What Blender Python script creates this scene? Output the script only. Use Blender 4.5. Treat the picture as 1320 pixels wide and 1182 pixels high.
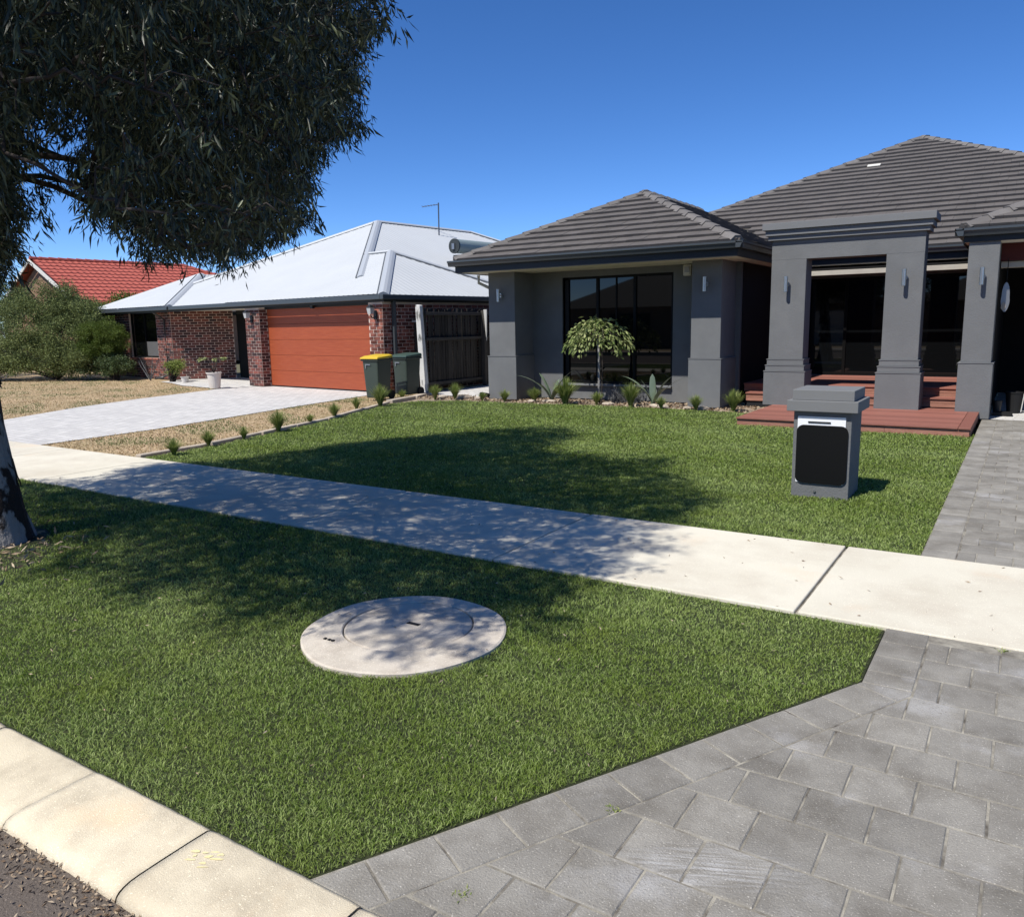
import bpy, bmesh, math, random
import numpy as np
from mathutils import Vector, Matrix
random.seed(7); rng = np.random.default_rng(7)
scene = bpy.context.scene
for o in list(bpy.data.objects): bpy.data.objects.remove(o)
C = scene.collection
# ---------------------------------------------------------------- camera
cam_d = bpy.data.cameras.new('camera'); cam = bpy.data.objects.new('camera', cam_d); C.objects.link(cam)
rt = (0.8419274, 0.5393109, -0.0173803); dn = (0.0749247, -0.1487431, -0.9860334); fw = (-0.5343637, 0.8288663, -0.1656386)
cam.matrix_world = Matrix(((rt[0], -dn[0], -fw[0], 0), (rt[1], -dn[1], -fw[1], 0), (rt[2], -dn[2], -fw[2], 1.6), (0, 0, 0, 1)))
cam_d.sensor_fit = 'HORIZONTAL'; cam_d.sensor_width = 36; cam_d.lens = 1023.3/1320*36
cam_d.clip_end = 2000; cam_d.clip_start = 0.05
scene.camera = cam
# ---------------------------------------------------------------- light
SUN = Vector((-.18, -.65, 1)).normalized()          # towards the sun
elev = math.asin(SUN.z); azim = math.atan2(SUN.x, SUN.y)
world = bpy.data.worlds.new('World'); scene.world = world; world.use_nodes = True
wn = world.node_tree; bg = wn.nodes['Background']
sky = wn.nodes.new('ShaderNodeTexSky'); sky.sky_type = 'NISHITA'; sky.sun_disc = False
sky.sun_elevation = elev; sky.sun_rotation = azim; sky.air_density = 0.5; sky.dust_density = 0.0; sky.ozone_density = 3.0; sky.altitude = 50
hs = wn.nodes.new('ShaderNodeHueSaturation'); hs.inputs['Saturation'].default_value = 1.23; hs.inputs['Hue'].default_value = .506; wn.links.new(sky.outputs[0], hs.inputs['Color']); wn.links.new(hs.outputs[0], bg.inputs[0]); bg.inputs[1].default_value = 0.148
sd = bpy.data.lights.new('sun', 'SUN'); sd.energy = 4.8; sd.angle = math.radians(.55); sd.color = (1, .965, .9)
so = bpy.data.objects.new('sun', sd); C.objects.link(so); so.rotation_euler = SUN.to_track_quat('Z', 'Y').to_euler(); so.location = (-4, -14, 22)
vs = scene.view_settings; vs.view_transform = 'Standard'; vs.look = 'None'; vs.exposure = 0.35; vs.gamma = 1; vs.use_curve_mapping = False

# ---------------------------------------------------------------- materials
def lin(r, g, b):
    f = lambda c: (c/255/12.92 if c <= 10 else ((c/255+.055)/1.055)**2.4)
    return (f(r), f(g), f(b))
def mat(name, c1, c2=None, scale=4, rough=.8, bump=0, bscale=60, rand=0, spec=.3, metal=0, scuff=None, stain=None, sscale=1.2, samt=.5, stretch=(1, 1, 1), dist=.01, speck=0, speckscale=300, attr=None, trans=0, bdet=4, stain2=None, s2scale=3, s2lo=.6, s2hi=.7, hue=0, brickpat=None):
    m = bpy.data.materials.new(name); m.use_nodes = True; nt = m.node_tree; N = nt.nodes; L = nt.links
    p = N['Principled BSDF']; p.inputs['Roughness'].default_value = rough; p.inputs['Specular IOR Level'].default_value = spec; p.inputs['Metallic'].default_value = metal
    geo = N.new('ShaderNodeNewGeometry'); mp = N.new('ShaderNodeMapping'); L.new(geo.outputs['Position'], mp.inputs[0]); mp.inputs['Scale'].default_value = stretch
    P = mp.outputs[0]
    def noise(s, d=6, r=.6):
        n = N.new('ShaderNodeTexNoise'); n.inputs['Scale'].default_value = s; n.inputs['Detail'].default_value = d; n.inputs['Roughness'].default_value = r; L.new(P, n.inputs['Vector']); return n.outputs['Fac']
    def ramp(x, lo, hi):
        r = N.new('ShaderNodeMapRange'); r.inputs[1].default_value = lo; r.inputs[2].default_value = hi; L.new(x, r.inputs[0]); return r.outputs[0]
    def mix(f, a, b, mode='MIX'):
        x = N.new('ShaderNodeMix'); x.data_type = 'RGBA'; x.blend_type = mode
        for i, v in ((0, f), (6, a), (7, b)):
            if hasattr(v, 'is_linked') or isinstance(v, bpy.types.NodeSocket): L.new(v, x.inputs[i])
            elif i == 0: x.inputs[0].default_value = v
            else: x.inputs[i].default_value = (*v, 1)
        return x.outputs[2]
    def mul(a, b):
        x = N.new('ShaderNodeMath'); x.operation = 'MULTIPLY'
        for i, v in ((0, a), (1, b)):
            if isinstance(v, bpy.types.NodeSocket): L.new(v, x.inputs[i])
            else: x.inputs[i].default_value = v
        return x.outputs[0]
    col = mix(ramp(noise(scale), .3, .7), c1, c2 or c1)
    if attr is not None:
        a = N.new('ShaderNodeAttribute'); a.attribute_name = 'tint'; col = mix(a.outputs['Fac'], col, attr)
    if stain: col = mix(mul(ramp(noise(sscale, 8, .65), .45, .72), samt), col, stain)
    if stain2: col = mix(ramp(noise(s2scale, 6, .6), s2lo, s2hi), col, stain2)
    if brickpat:
        bt = N.new('ShaderNodeTexBrick'); rm = N.new('ShaderNodeMapping'); rm.inputs['Rotation'].default_value = (0, 0, brickpat[2]); L.new(geo.outputs['Position'], rm.inputs[0]); L.new(rm.outputs[0], bt.inputs['Vector'])
        bt.inputs['Scale'].default_value = 1; bt.inputs['Brick Width'].default_value = brickpat[0]; bt.inputs['Row Height'].default_value = brickpat[1]; bt.inputs['Mortar Size'].default_value = .008
        bt.inputs['Color1'].default_value = (1, 1, 1, 1); bt.inputs['Color2'].default_value = (.84, .84, .85, 1); bt.inputs['Mortar'].default_value = (.62, .60, .57, 1); col = mix(1.0, col, bt.outputs['Color'], 'MULTIPLY')
    if scuff:
        cx_, cy_, rx_, ry_, rot_, sc_ = scuff
        m2 = N.new('ShaderNodeMapping'); m2.vector_type = 'TEXTURE'; m2.inputs['Location'].default_value = (cx_, cy_, 0); m2.inputs['Rotation'].default_value = (0, 0, rot_); m2.inputs['Scale'].default_value = (rx_, ry_, 1); L.new(geo.outputs['Position'], m2.inputs[0])
        gr = N.new('ShaderNodeTexGradient'); gr.gradient_type = 'SPHERICAL'; L.new(m2.outputs[0], gr.inputs[0])
        m3 = N.new('ShaderNodeMapping'); m3.inputs['Scale'].default_value = (1.2, 7, 1); L.new(m2.outputs[0], m3.inputs[0]); n3 = N.new('ShaderNodeTexNoise'); n3.inputs['Scale'].default_value = 1.6; n3.inputs['Detail'].default_value = 5; L.new(m3.outputs[0], n3.inputs['Vector'])
        col = mix(mul(ramp(gr.outputs[0], 0, .9), ramp(n3.outputs['Fac'], .40, .75)), col, sc_)
    if speck:
        col = mix(ramp(noise(speckscale, 2, .5), .62, .72), col, tuple(min(1, c*(1+speck)) for c in c1))
        col = mix(ramp(noise(speckscale*.8, 2, .5), .40, .30), col, tuple(c*(1-speck*.5) for c in c1))
    if rand:
        oi = N.new('ShaderNodeObjectInfo'); r = N.new('ShaderNodeMapRange'); L.new(oi.outputs['Random'], r.inputs[0]); r.inputs[3].default_value = 1-rand; r.inputs[4].default_value = 1+rand
        cb = N.new('ShaderNodeCombineColor'); [L.new(r.outputs[0], cb.inputs[i]) for i in range(3)]
        col = mix(1.0, col, cb.outputs[0], 'MULTIPLY')
    if isinstance(col, bpy.types.NodeSocket): L.new(col, p.inputs['Base Color'])
    if bump:
        b = N.new('ShaderNodeBump'); b.inputs['Strength'].default_value = bump; b.inputs['Distance'].default_value = dist; L.new(noise(bscale, bdet, .6), b.inputs['Height']); L.new(b.outputs[0], p.inputs['Normal'])
    if trans:
        tr = N.new('ShaderNodeBsdfTranslucent'); L.new(col, tr.inputs[0]); ms = N.new('ShaderNodeMixShader'); ms.inputs[0].default_value = trans
        L.new(p.outputs[0], ms.inputs[1]); L.new(tr.outputs[0], ms.inputs[2]); L.new(ms.outputs[0], N['Material Output'].inputs[0])
    return m
M = {}
M['ground'] = mat('ground', (.14, .12, .08), (.09, .1, .05), 2, bump=.3)
M['soil'] = mat('lawn_soil', (.02, .026, .01), (.035, .04, .015), 12, bump=.5)
M['grass'] = mat('grass_blades', (.140, .215, .026), (.098, .160, .020), 1.3, rough=.6, spec=.10, attr=(.40, .48, .18), trans=.33, stain=(.215, .268, .048), sscale=2.4, samt=.6)
M['far_grass'] = M['grass']
M['dryground'] = mat('dry_lawn', (.46, .335, .205), (.36, .26, .15), 1.2, bump=.6, bscale=40, stain=(.17, .17, .07), sscale=.9, samt=.6, speck=.5, speckscale=60)
M['dryblade'] = mat('dry_blades', (.50, .375, .23), (.40, .30, .17), 1.5, attr=(.14, .16, .06), trans=.15)
M['concrete'] = mat('footpath_concrete', (.63, .59, .485), (.56, .52, .42), .9, rough=.9, bump=.35, bscale=180, dist=.004, rand=.05, stain=(.42, .36, .28), sscale=1.4, samt=.6, speck=.3, speckscale=130, stain2=(.62, .47, .33), s2scale=1.1, s2lo=.56, s2hi=.8)
M['kerb'] = mat('kerb_concrete', (.66, .58, .43), (.58, .50, .36), 2, rough=.9, bump=.7, bscale=230, dist=.004, rand=.05, stain=(.30, .25, .18), sscale=5, samt=.55, speck=.25, speckscale=150, stain2=(.66, .50, .32), s2scale=1.7, s2lo=.52, s2hi=.75)
M['paver'] = mat('paver_concrete', scuff=(-.68, 2.10, .34, .13, .45, (.46, .455, .45)), c1=(.275, .258, .225), c2=(.205, .192, .168), scale=5, rough=.9, bump=1, bscale=140, dist=.005, rand=.14, stain=(.105, .092, .072), sscale=3.2, samt=.75, speck=.6, speckscale=170, stain2=(.38, .37, .36), s2scale=1.9, s2lo=.56, s2hi=.78)
M['joint'] = mat('joint_sand', (.42, .39, .32), (.07, .06, .05), 9, rough=.95, bump=.6, bscale=200)
M['asphalt'] = mat('asphalt', (.14, .115, .095), (.11, .09, .075), 3, rough=.95, bump=.9, bscale=150, dist=.008, speck=.7, speckscale=120)
M['whitepave'] = mat('pale_paving', (.62, .60, .565), (.54, .525, .50), 3, brickpat=(.24, .12, .1), bump=.3, bscale=80, stain=(.4, .39, .37), sscale=2, samt=.4)
M['manhole'] = mat('manhole_concrete', (.56, .50, .42), (.50, .45, .37), 3, rough=.9, bump=.6, bscale=120, dist=.005, stain=(.27, .22, .17), sscale=3.5, samt=.75, speck=.35, speckscale=160)
M['render'] = mat('grey_render', (.150, .153, .154), (.138, .141, .142), 1.5, rough=.9, bump=.8, bscale=70, dist=.006, spec=.08, stain=(.188, .191, .19), sscale=1.6, samt=.55)
M['renderlight'] = mat('grey_trim', (.165, .168, .169), (.155, .158, .159), 2, rough=.8, bump=.3, bscale=140, dist=.003)
M['tile'] = mat('grey_roof_tile', (.112, .102, .096), (.094, .086, .081), 3, rough=.85, spec=.15, bump=.5, bscale=90, dist=.006, rand=.06, stain=(.145, .13, .12), sscale=2, samt=.5)
M['cap'] = mat('ridge_cap_tile', (.16, .148, .138), (.13, .12, .112), 4, rough=.8, bump=.4, bscale=90, rand=.12)
M['mortar_dark'] = mat('ridge_mortar', (.06, .055, .05), None, bump=.5)
M['gutter'] = mat('dark_gutter', (.050, .058, .064), None, rough=.35, spec=.5)
M['fascia'] = mat('dark_fascia', (.012, .014, .016), None, rough=.5, spec=.4)
M['soffit'] = mat('cream_soffit', (.72, .69, .60), None, rough=.7)
M['beam'] = mat('cream_beam', (.46, .43, .36), (.38, .34, .29), 3, rough=.7)
M['frame'] = mat('black_window_frame', (.004, .004, .004), None, rough=.5, spec=.15)
M['glass'] = mat('dark_window_glass', (.004, .0045, .005), None, rough=.02, spec=.42)
M['dark'] = mat('interior_shade', (.010, .009, .009), (.006, .006, .006), 2, rough=.9)  # near-black colour stands in for shade inside the porch and garage
M['reflection'] = mat('pale_reflection', (.10, .10, .10), None, rough=.8)  # pale tone of the reflection painted in the brick-house window
M['timber'] = mat('merbau_timber', (.27, .105, .078), (.20, .072, .052), 3, rough=.6, bump=.4, bscale=40, rand=.18, stretch=(1, 9, 9), stain=(.36, .18, .13), sscale=3, samt=.5)
M['timberface'] = mat('merbau_face', (.36, .18, .13), (.27, .115, .08), 5, rough=.65, bump=.4, bscale=40, rand=.12, stretch=(1, 1, 6))
M['steel'] = mat('brushed_steel', (.50, .49, .46), None, rough=.4, metal=1)
M['bracket'] = mat('grey_metal', (.3, .3, .3), None, rough=.4, metal=.8)
M['whiteplate'] = mat('white_plate', (.78, .79, .80), None, rough=.4, spec=.4)
M['blackplate'] = mat('black_plate', (.004, .004, .004), None, rough=.5, spec=.2)
M['metalroof'] = mat('white_metal_roof', (.47, .485, .49), (.44, .455, .46), .8, rough=.6, spec=.2)
M['roofcap'] = mat('grey_roof_cap', (.36, .38, .40), None, rough=.5, spec=.4)
M['roofcapd'] = mat('dark_roof_edge', (.14, .15, .16), None, rough=.5)
M['brick'] = mat('clinker_brick', (.32, .12, .085), (.18, .065, .050), 6, rough=.9, spec=.1, bump=.5, bscale=90, rand=.6, stain=(.028, .018, .017), sscale=7, samt=1)
M['mortar'] = mat('brick_mortar', (.62, .50, .42), (.52, .42, .35), 8, rough=.95, bump=.4)
M['garagedoor'] = mat('cedar_garage_door', (.35, .082, .032), (.27, .058, .022), 2, rough=.5, stretch=(1.2, 1.2, 22), stain=(.25, .045, .02), sscale=2.2, samt=.6, bump=.15, bscale=30)
M['paling'] = mat('weathered_paling', (.042, .038, .033), (.022, .020, .018), 5, rough=.9, bump=.6, bscale=60, rand=.4, stretch=(6, 6, .7))
M['whitepost'] = mat('flaking_white_post', (.62, .61, .58), (.5, .49, .46), 4, rough=.8, bump=.5, stain2=(.12, .12, .11), s2scale=5, s2lo=.55, s2hi=.62, stretch=(1, 1, .35))
M['rail'] = mat('grey_fence_rail', (.062, .057, .050), (.042, .038, .034), 6, rough=.9, bump=.4)
M['binbody'] = mat('dark_green_bin_plastic', (.042, .058, .045), (.036, .05, .040), 3, rough=.45, spec=.4)
M['binlid_y'] = mat('yellow_bin_lid', (.62, .43, .03), (.55, .37, .03), 3, rough=.45, spec=.4)
M['binlid_g'] = mat('green_bin_lid', (.045, .075, .058), None, rough=.4, spec=.5)
M['rubber'] = mat('black_rubber', (.01, .01, .01), None, rough=.7)
M['pot'] = mat('white_pot', (.62, .58, .53), (.56, .52, .47), 5, rough=.6)
M['bark'] = mat('gum_bark', (.30, .285, .27), (.20, .19, .18), 4, rough=.9, bump=.9, bscale=24, dist=.03, stain2=(.022, .015, .012), s2scale=4.2, s2lo=.48, s2hi=.52, stretch=(1, 1, .5))
M['branch'] = mat('branch_bark', (.035, .028, .023), (.055, .045, .038), 8, rough=.9, bump=.4)
M['gum'] = mat('gum_leaves', (.014, .020, .006), (.022, .029, .010), 3, rough=.42, spec=.35, attr=(.13, .15, .075), trans=.05)
M['bush'] = mat('olive_bush_leaves', (.085, .110, .040), (.055, .075, .026), 2, rough=.6, spec=.15, attr=(.25, .29, .10), trans=.2)
M['conifer'] = mat('yellow_green_needles', (.085, .13, .012), (.06, .10, .010), 3, rough=.6, attr=(.12, .16, .03), trans=.2)
M['backtree'] = mat('mid_green_leaves', (.05, .085, .025), (.035, .065, .02), 2, rough=.55, attr=(.12, .15, .06), trans=.2)
M['tuft'] = mat('tuft_blades', (.15, .22, .035), (.11, .17, .028), 6, rough=.6, spec=.15, attr=(.40, .42, .16), trans=.3)
M['varieg'] = mat('variegated_leaves', (.16, .215, .06), (.10, .15, .04), 6, rough=.6, spec=.15, attr=(.36, .385, .17), trans=.2)
M['strap'] = mat('grey_green_strap_leaf', (.17, .21, .15), (.12, .16, .10), 5, rough=.35, spec=.5, attr=(.30, .34, .27))
M['silver'] = mat('silver_twigs', (.16, .165, .17), (.07, .07, .07), 8, rough=.7)
M['mulch'] = mat('garden_mulch', (.42, .35, .27), (.15, .10, .07), 14, rough=.95, bump=1, bscale=40, dist=.02)
M['stone'] = mat('pale_limestone', (.44, .38, .30), (.34, .28, .22), 5, rough=.9, bump=.5, rand=.15)
M['litter'] = mat('leaf_litter', (.30, .20, .12), (.07, .04, .025), 60, rough=.9, attr=(.42, .34, .24))
M['redtile'] = mat('red_roof_tile', (.40, .098, .068), (.34, .080, .056), 2, rough=.75, spec=.3)
M['cream'] = mat('cream_paint', (.60, .58, .52), None, rough=.7)
M['gable'] = mat('gable_brick', (.28, .17, .11), (.22, .13, .085), 5, rough=.9)
M['redsoffit'] = mat('red_brown_lintel', (.07, .012, .010), None, rough=.7)
M['tank'] = mat('grey_green_tank', (.20, .25, .25), None, rough=.45, spec=.4)
M['tankend'] = mat('dark_tank_end', (.035, .04, .04), None, rough=.5)
M['antenna'] = mat('antenna_metal', (.12, .13, .15), None, rough=.4, metal=.7)
M['lampblack'] = mat('black_lamp_metal', (.02, .02, .02), None, rough=.4)
M['lampglass'] = mat('lamp_glass', (.4, .42, .42), None, rough=.1, spec=.6)
M['opp_brick'] = mat('opposite_brick', (.20, .15, .11), (.16, .12, .09), 5, rough=.9)
M['opp_roof'] = mat('opposite_roof', (.07, .065, .06), None, rough=.8)

# ---------------------------------------------------------------- mesh helpers
class MB:
    def __init__(s): s.v = []; s.f = []
    def poly(s, pts):
        i = len(s.v); s.v += [tuple(p) for p in pts]; s.f.append(tuple(range(i, i+len(pts)))); return s
    def raw(s, v, f):
        i = len(s.v); s.v += [tuple(p) for p in v]; s.f += [tuple(k+i for k in g) for g in f]; return s
    def box(s, x0, x1, y0, y1, z0, z1, T=None, tx=0, ty=0):
        # tx, ty: inward taper of the top
        v = [(x0, y0, z0), (x1, y0, z0), (x1, y1, z0), (x0, y1, z0), (x0+tx, y0+ty, z1), (x1-tx, y0+ty, z1), (x1-tx, y1-ty, z1), (x0+tx, y1-ty, z1)]
        if T: v = [T(*p) for p in v]
        return s.raw(v, [(0, 3, 2, 1), (4, 5, 6, 7), (0, 1, 5, 4), (1, 2, 6, 5), (2, 3, 7, 6), (3, 0, 4, 7)])
    def prism(s, base, dz, T=None):
        # base: list of 3D points, dz: vector of extrusion
        n = len(base); b = [Vector(p) for p in base]; t = [p+Vector(dz) for p in b]; v = b+t
        if T: v = [T(*p) for p in v]
        return s.raw(v, [tuple(range(n-1, -1, -1)), tuple(range(n, 2*n))]+[(i, (i+1) % n, (i+1) % n+n, i+n) for i in range(n)])
    def tube(s, pts, rad, n=8, cap=True):
        pts = [Vector(p) for p in pts]; rad = rad if hasattr(rad, '__len__') else [rad]*len(pts); rings = []
        for i, p in enumerate(pts):
            d = (pts[min(i+1, len(pts)-1)]-pts[max(i-1, 0)]).normalized()
            a = d.cross(Vector((0, 0, 1)));  a = Vector((1, 0, 0)) if a.length < .05 else a.normalized(); b = d.cross(a).normalized()
            rings.append([p+(a*math.cos(2*math.pi*k/n)+b*math.sin(2*math.pi*k/n))*rad[i] for k in range(n)])
        v = [q for r in rings for q in r]; f = [(i*n+k, i*n+(k+1) % n, (i+1)*n+(k+1) % n, (i+1)*n+k) for i in range(len(pts)-1) for k in range(n)]
        if cap: f += [tuple(range(n-1, -1, -1)), tuple((len(pts)-1)*n+k for k in range(n))]
        return s.raw(v, f)
    def mesh(s, name, smooth=False):
        m = bpy.data.meshes.new(name); m.from_pydata(s.v, [], s.f); m.validate()
        if smooth: m.polygons.foreach_set('use_smooth', [True]*len(m.polygons))
        m.update(); return m
    def build(s, name, m, parent=None, **k): return link(name, s.mesh(name, k.pop('smooth', False)), m, parent, **k)
def wmat(o):
    m = Matrix.LocRotScale(o.location, o.rotation_euler, o.scale)
    return (wmat(o.parent) @ o.matrix_parent_inverse @ m) if o.parent else m
def link(name, me, m, parent=None, local=False, bevel=0, seg=1, kind=None, loc=None, rot=None):
    o = bpy.data.objects.new(name, me); C.objects.link(o)
    if m and len(me.materials) == 0: me.materials.append(m)
    if loc is not None: o.location = loc
    if rot is not None: o.rotation_euler = rot
    if parent:
        o.parent = parent
        if not local: o.matrix_parent_inverse = wmat(parent).inverted()
    if bevel:
        b = o.modifiers.new('bevel', 'BEVEL'); b.width = bevel; b.segments = seg; b.limit_method = 'ANGLE'
    if kind: o['kind'] = kind
    return o
def tag(o, label=None, cat=None, group=None, kind=None):
    if label: o['label'] = label
    if cat: o['category'] = cat
    if group: o['group'] = group
    if kind: o['kind'] = kind
    return o
def empty(name, loc, label, cat, group=None, rz=0):
    o = bpy.data.objects.new(name, None); C.objects.link(o); o.location = loc; o.rotation_euler = (0, 0, rz); o.empty_display_size = .2
    return tag(o, label, cat, group)
def kids(o): return [c for c in C.objects if c.parent == o]
def copy_tree(o, loc=None, rz=None, label=None, parent=None, scale=None):
    c = o.copy(); C.objects.link(c)
    if parent: c.parent = parent
    if loc is not None: c.location = loc
    if rz is not None: c.rotation_euler = (0, 0, rz)
    if scale is not None: c.scale = (scale,)*3 if not hasattr(scale, '__len__') else scale
    if label: c['label'] = label
    for ch in kids(o): copy_tree(ch, parent=c)
    return c
def struct(name, mb, m, parent=None, **k):
    o = mb.build(name, m, parent, **k)
    if not parent: o['kind'] = 'structure'
    return o
def clip(poly, ax, ay, c):
    """keep ax*x+ay*y<=c of a 2D polygon"""
    out = []
    for i in range(len(poly)):
        p, q = poly[i], poly[(i+1) % len(poly)]; dp = ax*p[0]+ay*p[1]-c; dq = ax*q[0]+ay*q[1]-c
        if dp <= 0: out.append(p)
        if dp*dq < 0: t = dp/(dp-dq); out.append((p[0]+(q[0]-p[0])*t, p[1]+(q[1]-p[1])*t))
    return out
def area(p): return .5*abs(sum(p[i][0]*p[(i+1) % len(p)][1]-p[(i+1) % len(p)][0]*p[i][1] for i in range(len(p)))) if len(p) > 2 else 0
def ccw(p):
    a = sum(p[i][0]*p[(i+1) % len(p)][1]-p[(i+1) % len(p)][0]*p[i][1] for i in range(len(p)))
    return p if a > 0 else p[::-1]
def inset(p, d):
    p = ccw(p); q = p
    for i in range(len(p)):
        a, b = p[i], p[(i+1) % len(p)]; ex, ey = b[0]-a[0], b[1]-a[1]; l = math.hypot(ex, ey)
        if l < 1e-6: continue
        nx, ny = ey/l, -ex/l; q = clip(q, nx, ny, nx*a[0]+ny*a[1]-d)
    return q

def np_mesh(name, verts, faces, m, tint=None, parent=None, loc=None):
    """verts (n,3), faces (m,k) all the same k; optional per-point tint"""
    me = bpy.data.meshes.new(name); me.vertices.add(len(verts)); me.vertices.foreach_set('co', np.asarray(verts, np.float32).ravel())
    k = faces.shape[1]; me.loops.add(faces.size); me.loops.foreach_set('vertex_index', faces.astype(np.int32).ravel())
    me.polygons.add(len(faces)); me.polygons.foreach_set('loop_start', np.arange(0, faces.size, k, dtype=np.int32))
    try: me.polygons.foreach_set('loop_total', np.full(len(faces), k, np.int32))
    except Exception: pass
    me.update(calc_edges=True)
    if tint is not None:
        a = me.attributes.new('tint', 'FLOAT', 'POINT'); a.data.foreach_set('value', np.asarray(tint, np.float32))
    return link(name, me, m, parent, loc=loc)
def blades(P, length, width, lean, r=rng, up=1.0):
    """P (n,3) roots -> verts, tri faces, per-vert index of blade"""
    n = len(P); th = r.uniform(0, 2*np.pi, n); ph = r.uniform(0, 2*np.pi, n)
    L = length*r.uniform(.6, 1.25, n); W = width*r.uniform(.7, 1.3, n)*.5; le = lean*r.uniform(.3, 1.5, n)
    d = np.stack([np.cos(th)*le, np.sin(th)*le, np.full(n, up)], 1); d /= np.linalg.norm(d, axis=1)[:, None]
    d2 = np.stack([np.cos(th)*le*2.3, np.sin(th)*le*2.3, np.full(n, up*.55)], 1); d2 /= np.linalg.norm(d2, axis=1)[:, None]
    s = np.stack([np.cos(ph), np.sin(ph), np.zeros(n)], 1)*W[:, None]
    mid = P+d*(L*.55)[:, None]; tip = mid+d2*(L*.5)[:, None]
    V = np.stack([P-s*.8, P+s*.8, mid+s, mid-s, tip], 1).reshape(-1, 3)
    b = np.arange(n)[:, None]*5
    F = np.concatenate([b+[[0, 1, 2]], b+[[0, 2, 3]], b+[[3, 2, 4]]]); return V, F
def leaves(P, D, length, width, r=rng, fold=.25, curl=.2):
    """lens-shaped folded leaves: P base, D unit direction; 2 quads each (6 verts)"""
    n = len(P); L = (length*r.uniform(.65, 1.3, n))[:, None]; W = (width*r.uniform(.7, 1.3, n))[:, None]*.5
    q = r.normal(size=(n, 3)); s = np.cross(D, q); s /= np.linalg.norm(s, axis=1)[:, None]+1e-9; nn = np.cross(D, s)
    c = nn*L*curl*r.uniform(-1, 1, (n, 1))
    tip = P+D*L+c*1.0; m = P+D*L*.45+c*.1
    V = np.stack([P, m+s*W+nn*W*fold, tip, m-s*W+nn*W*fold], 1).reshape(-1, 3)
    b = np.arange(n)[:, None]*4
    F = np.concatenate([b+[[0, 1, 2]], b+[[0, 2, 3]]]); return V, F
def inpoly(px, py, poly):
    c = np.zeros(px.shape, bool); j = len(poly)-1
    for i in range(len(poly)):
        xi, yi = poly[i]; xj, yj = poly[j]
        if yi != yj: c ^= ((yi > py) != (yj > py)) & (px < (xj-xi)*(py-yi)/(yj-yi)+xi)
        j = i
    return c

# ================================================================ SETTING
struct('ground', MB().poly([(-400, -400, -.16), (400, -400, -.16), (400, 400, -.16), (-400, 400, -.16)]), M['ground'])
# road with camber towards the kerb
rd = MB()
ys = [-7.6, -7.0, -6.0, -3.25, -.4, .6, 1.12]; zs = [-.085, -.085, -.06, .0, -.02, -.028, -.038]
for i in range(6): rd.poly([(-70, ys[i], zs[i]), (60, ys[i], zs[i]), (60, ys[i+1], zs[i+1]), (-70, ys[i+1], zs[i+1])])
struct('road', rd, M['asphalt'])
# kerb: mountable profile cast in short lengths
kerb = struct('kerb', MB().box(-60, 50, 1.12, 1.42, -.12, -.03), M['joint'])
prof = [(1.43, -.03), (1.43, .002), (1.415, .007), (1.35, .008), (1.25, .006), (1.18, .004), (1.15, .001), (1.13, -.004), (1.115, -.011), (1.105, -.021), (1.100, -.033), (1.097, -.06), (1.095, -.1)]
def kerb_len(x0, x1):
    jit = [random.uniform(-.003, .003) for _ in range(2)]
    n = 16; V = []; F = []
    for k in range(n+1):
        x = x0+(x1-x0)*k/n; e = .004 if k in (0, n) else 0
        for (y, z) in prof: V.append((x, y+random.uniform(-.0012, .0012), z+jit[0]-e+random.uniform(-.0007, .0007)))
    m = len(prof)
    for k in range(n):
        for j in range(m-1): F.append((k*m+j, k*m+j+1, (k+1)*m+j+1, (k+1)*m+j))
    F += [tuple(range(m)), tuple(n*m+j for j in range(m-1, -1, -1))]
    return MB().raw(V, F)
kx = [-2.11+.66*k for k in range(-40, 30)]
for i in range(len(kx)-1):
    if kx[i] > 8 or kx[i] < -20: continue
    kerb_len(kx[i]+.003, kx[i+1]-.003).build('kerb_block', M['kerb'], kerb, smooth=True)
far = struct('kerb_far', MB().box(-60, 50, -7.95, -7.6, -.12, .0), M['kerb'])
# footpath slabs
path = struct('path', MB().box(-40, 30, 4.41, 5.90, -.14, -.02), M['joint'])
jx = [-.97+2.045*k for k in range(-14, 10)]
for i in range(len(jx)-1):
    r_ = lambda: random.uniform(-.003, .003)
    b = MB().box(jx[i]+.009, jx[i+1]-.009, 4.40+r_(), 5.91+r_(), -.06, .0+r_()*.4)
    b.build('concrete_slab', M['concrete'], path, bevel=.008, seg=2)
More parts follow.
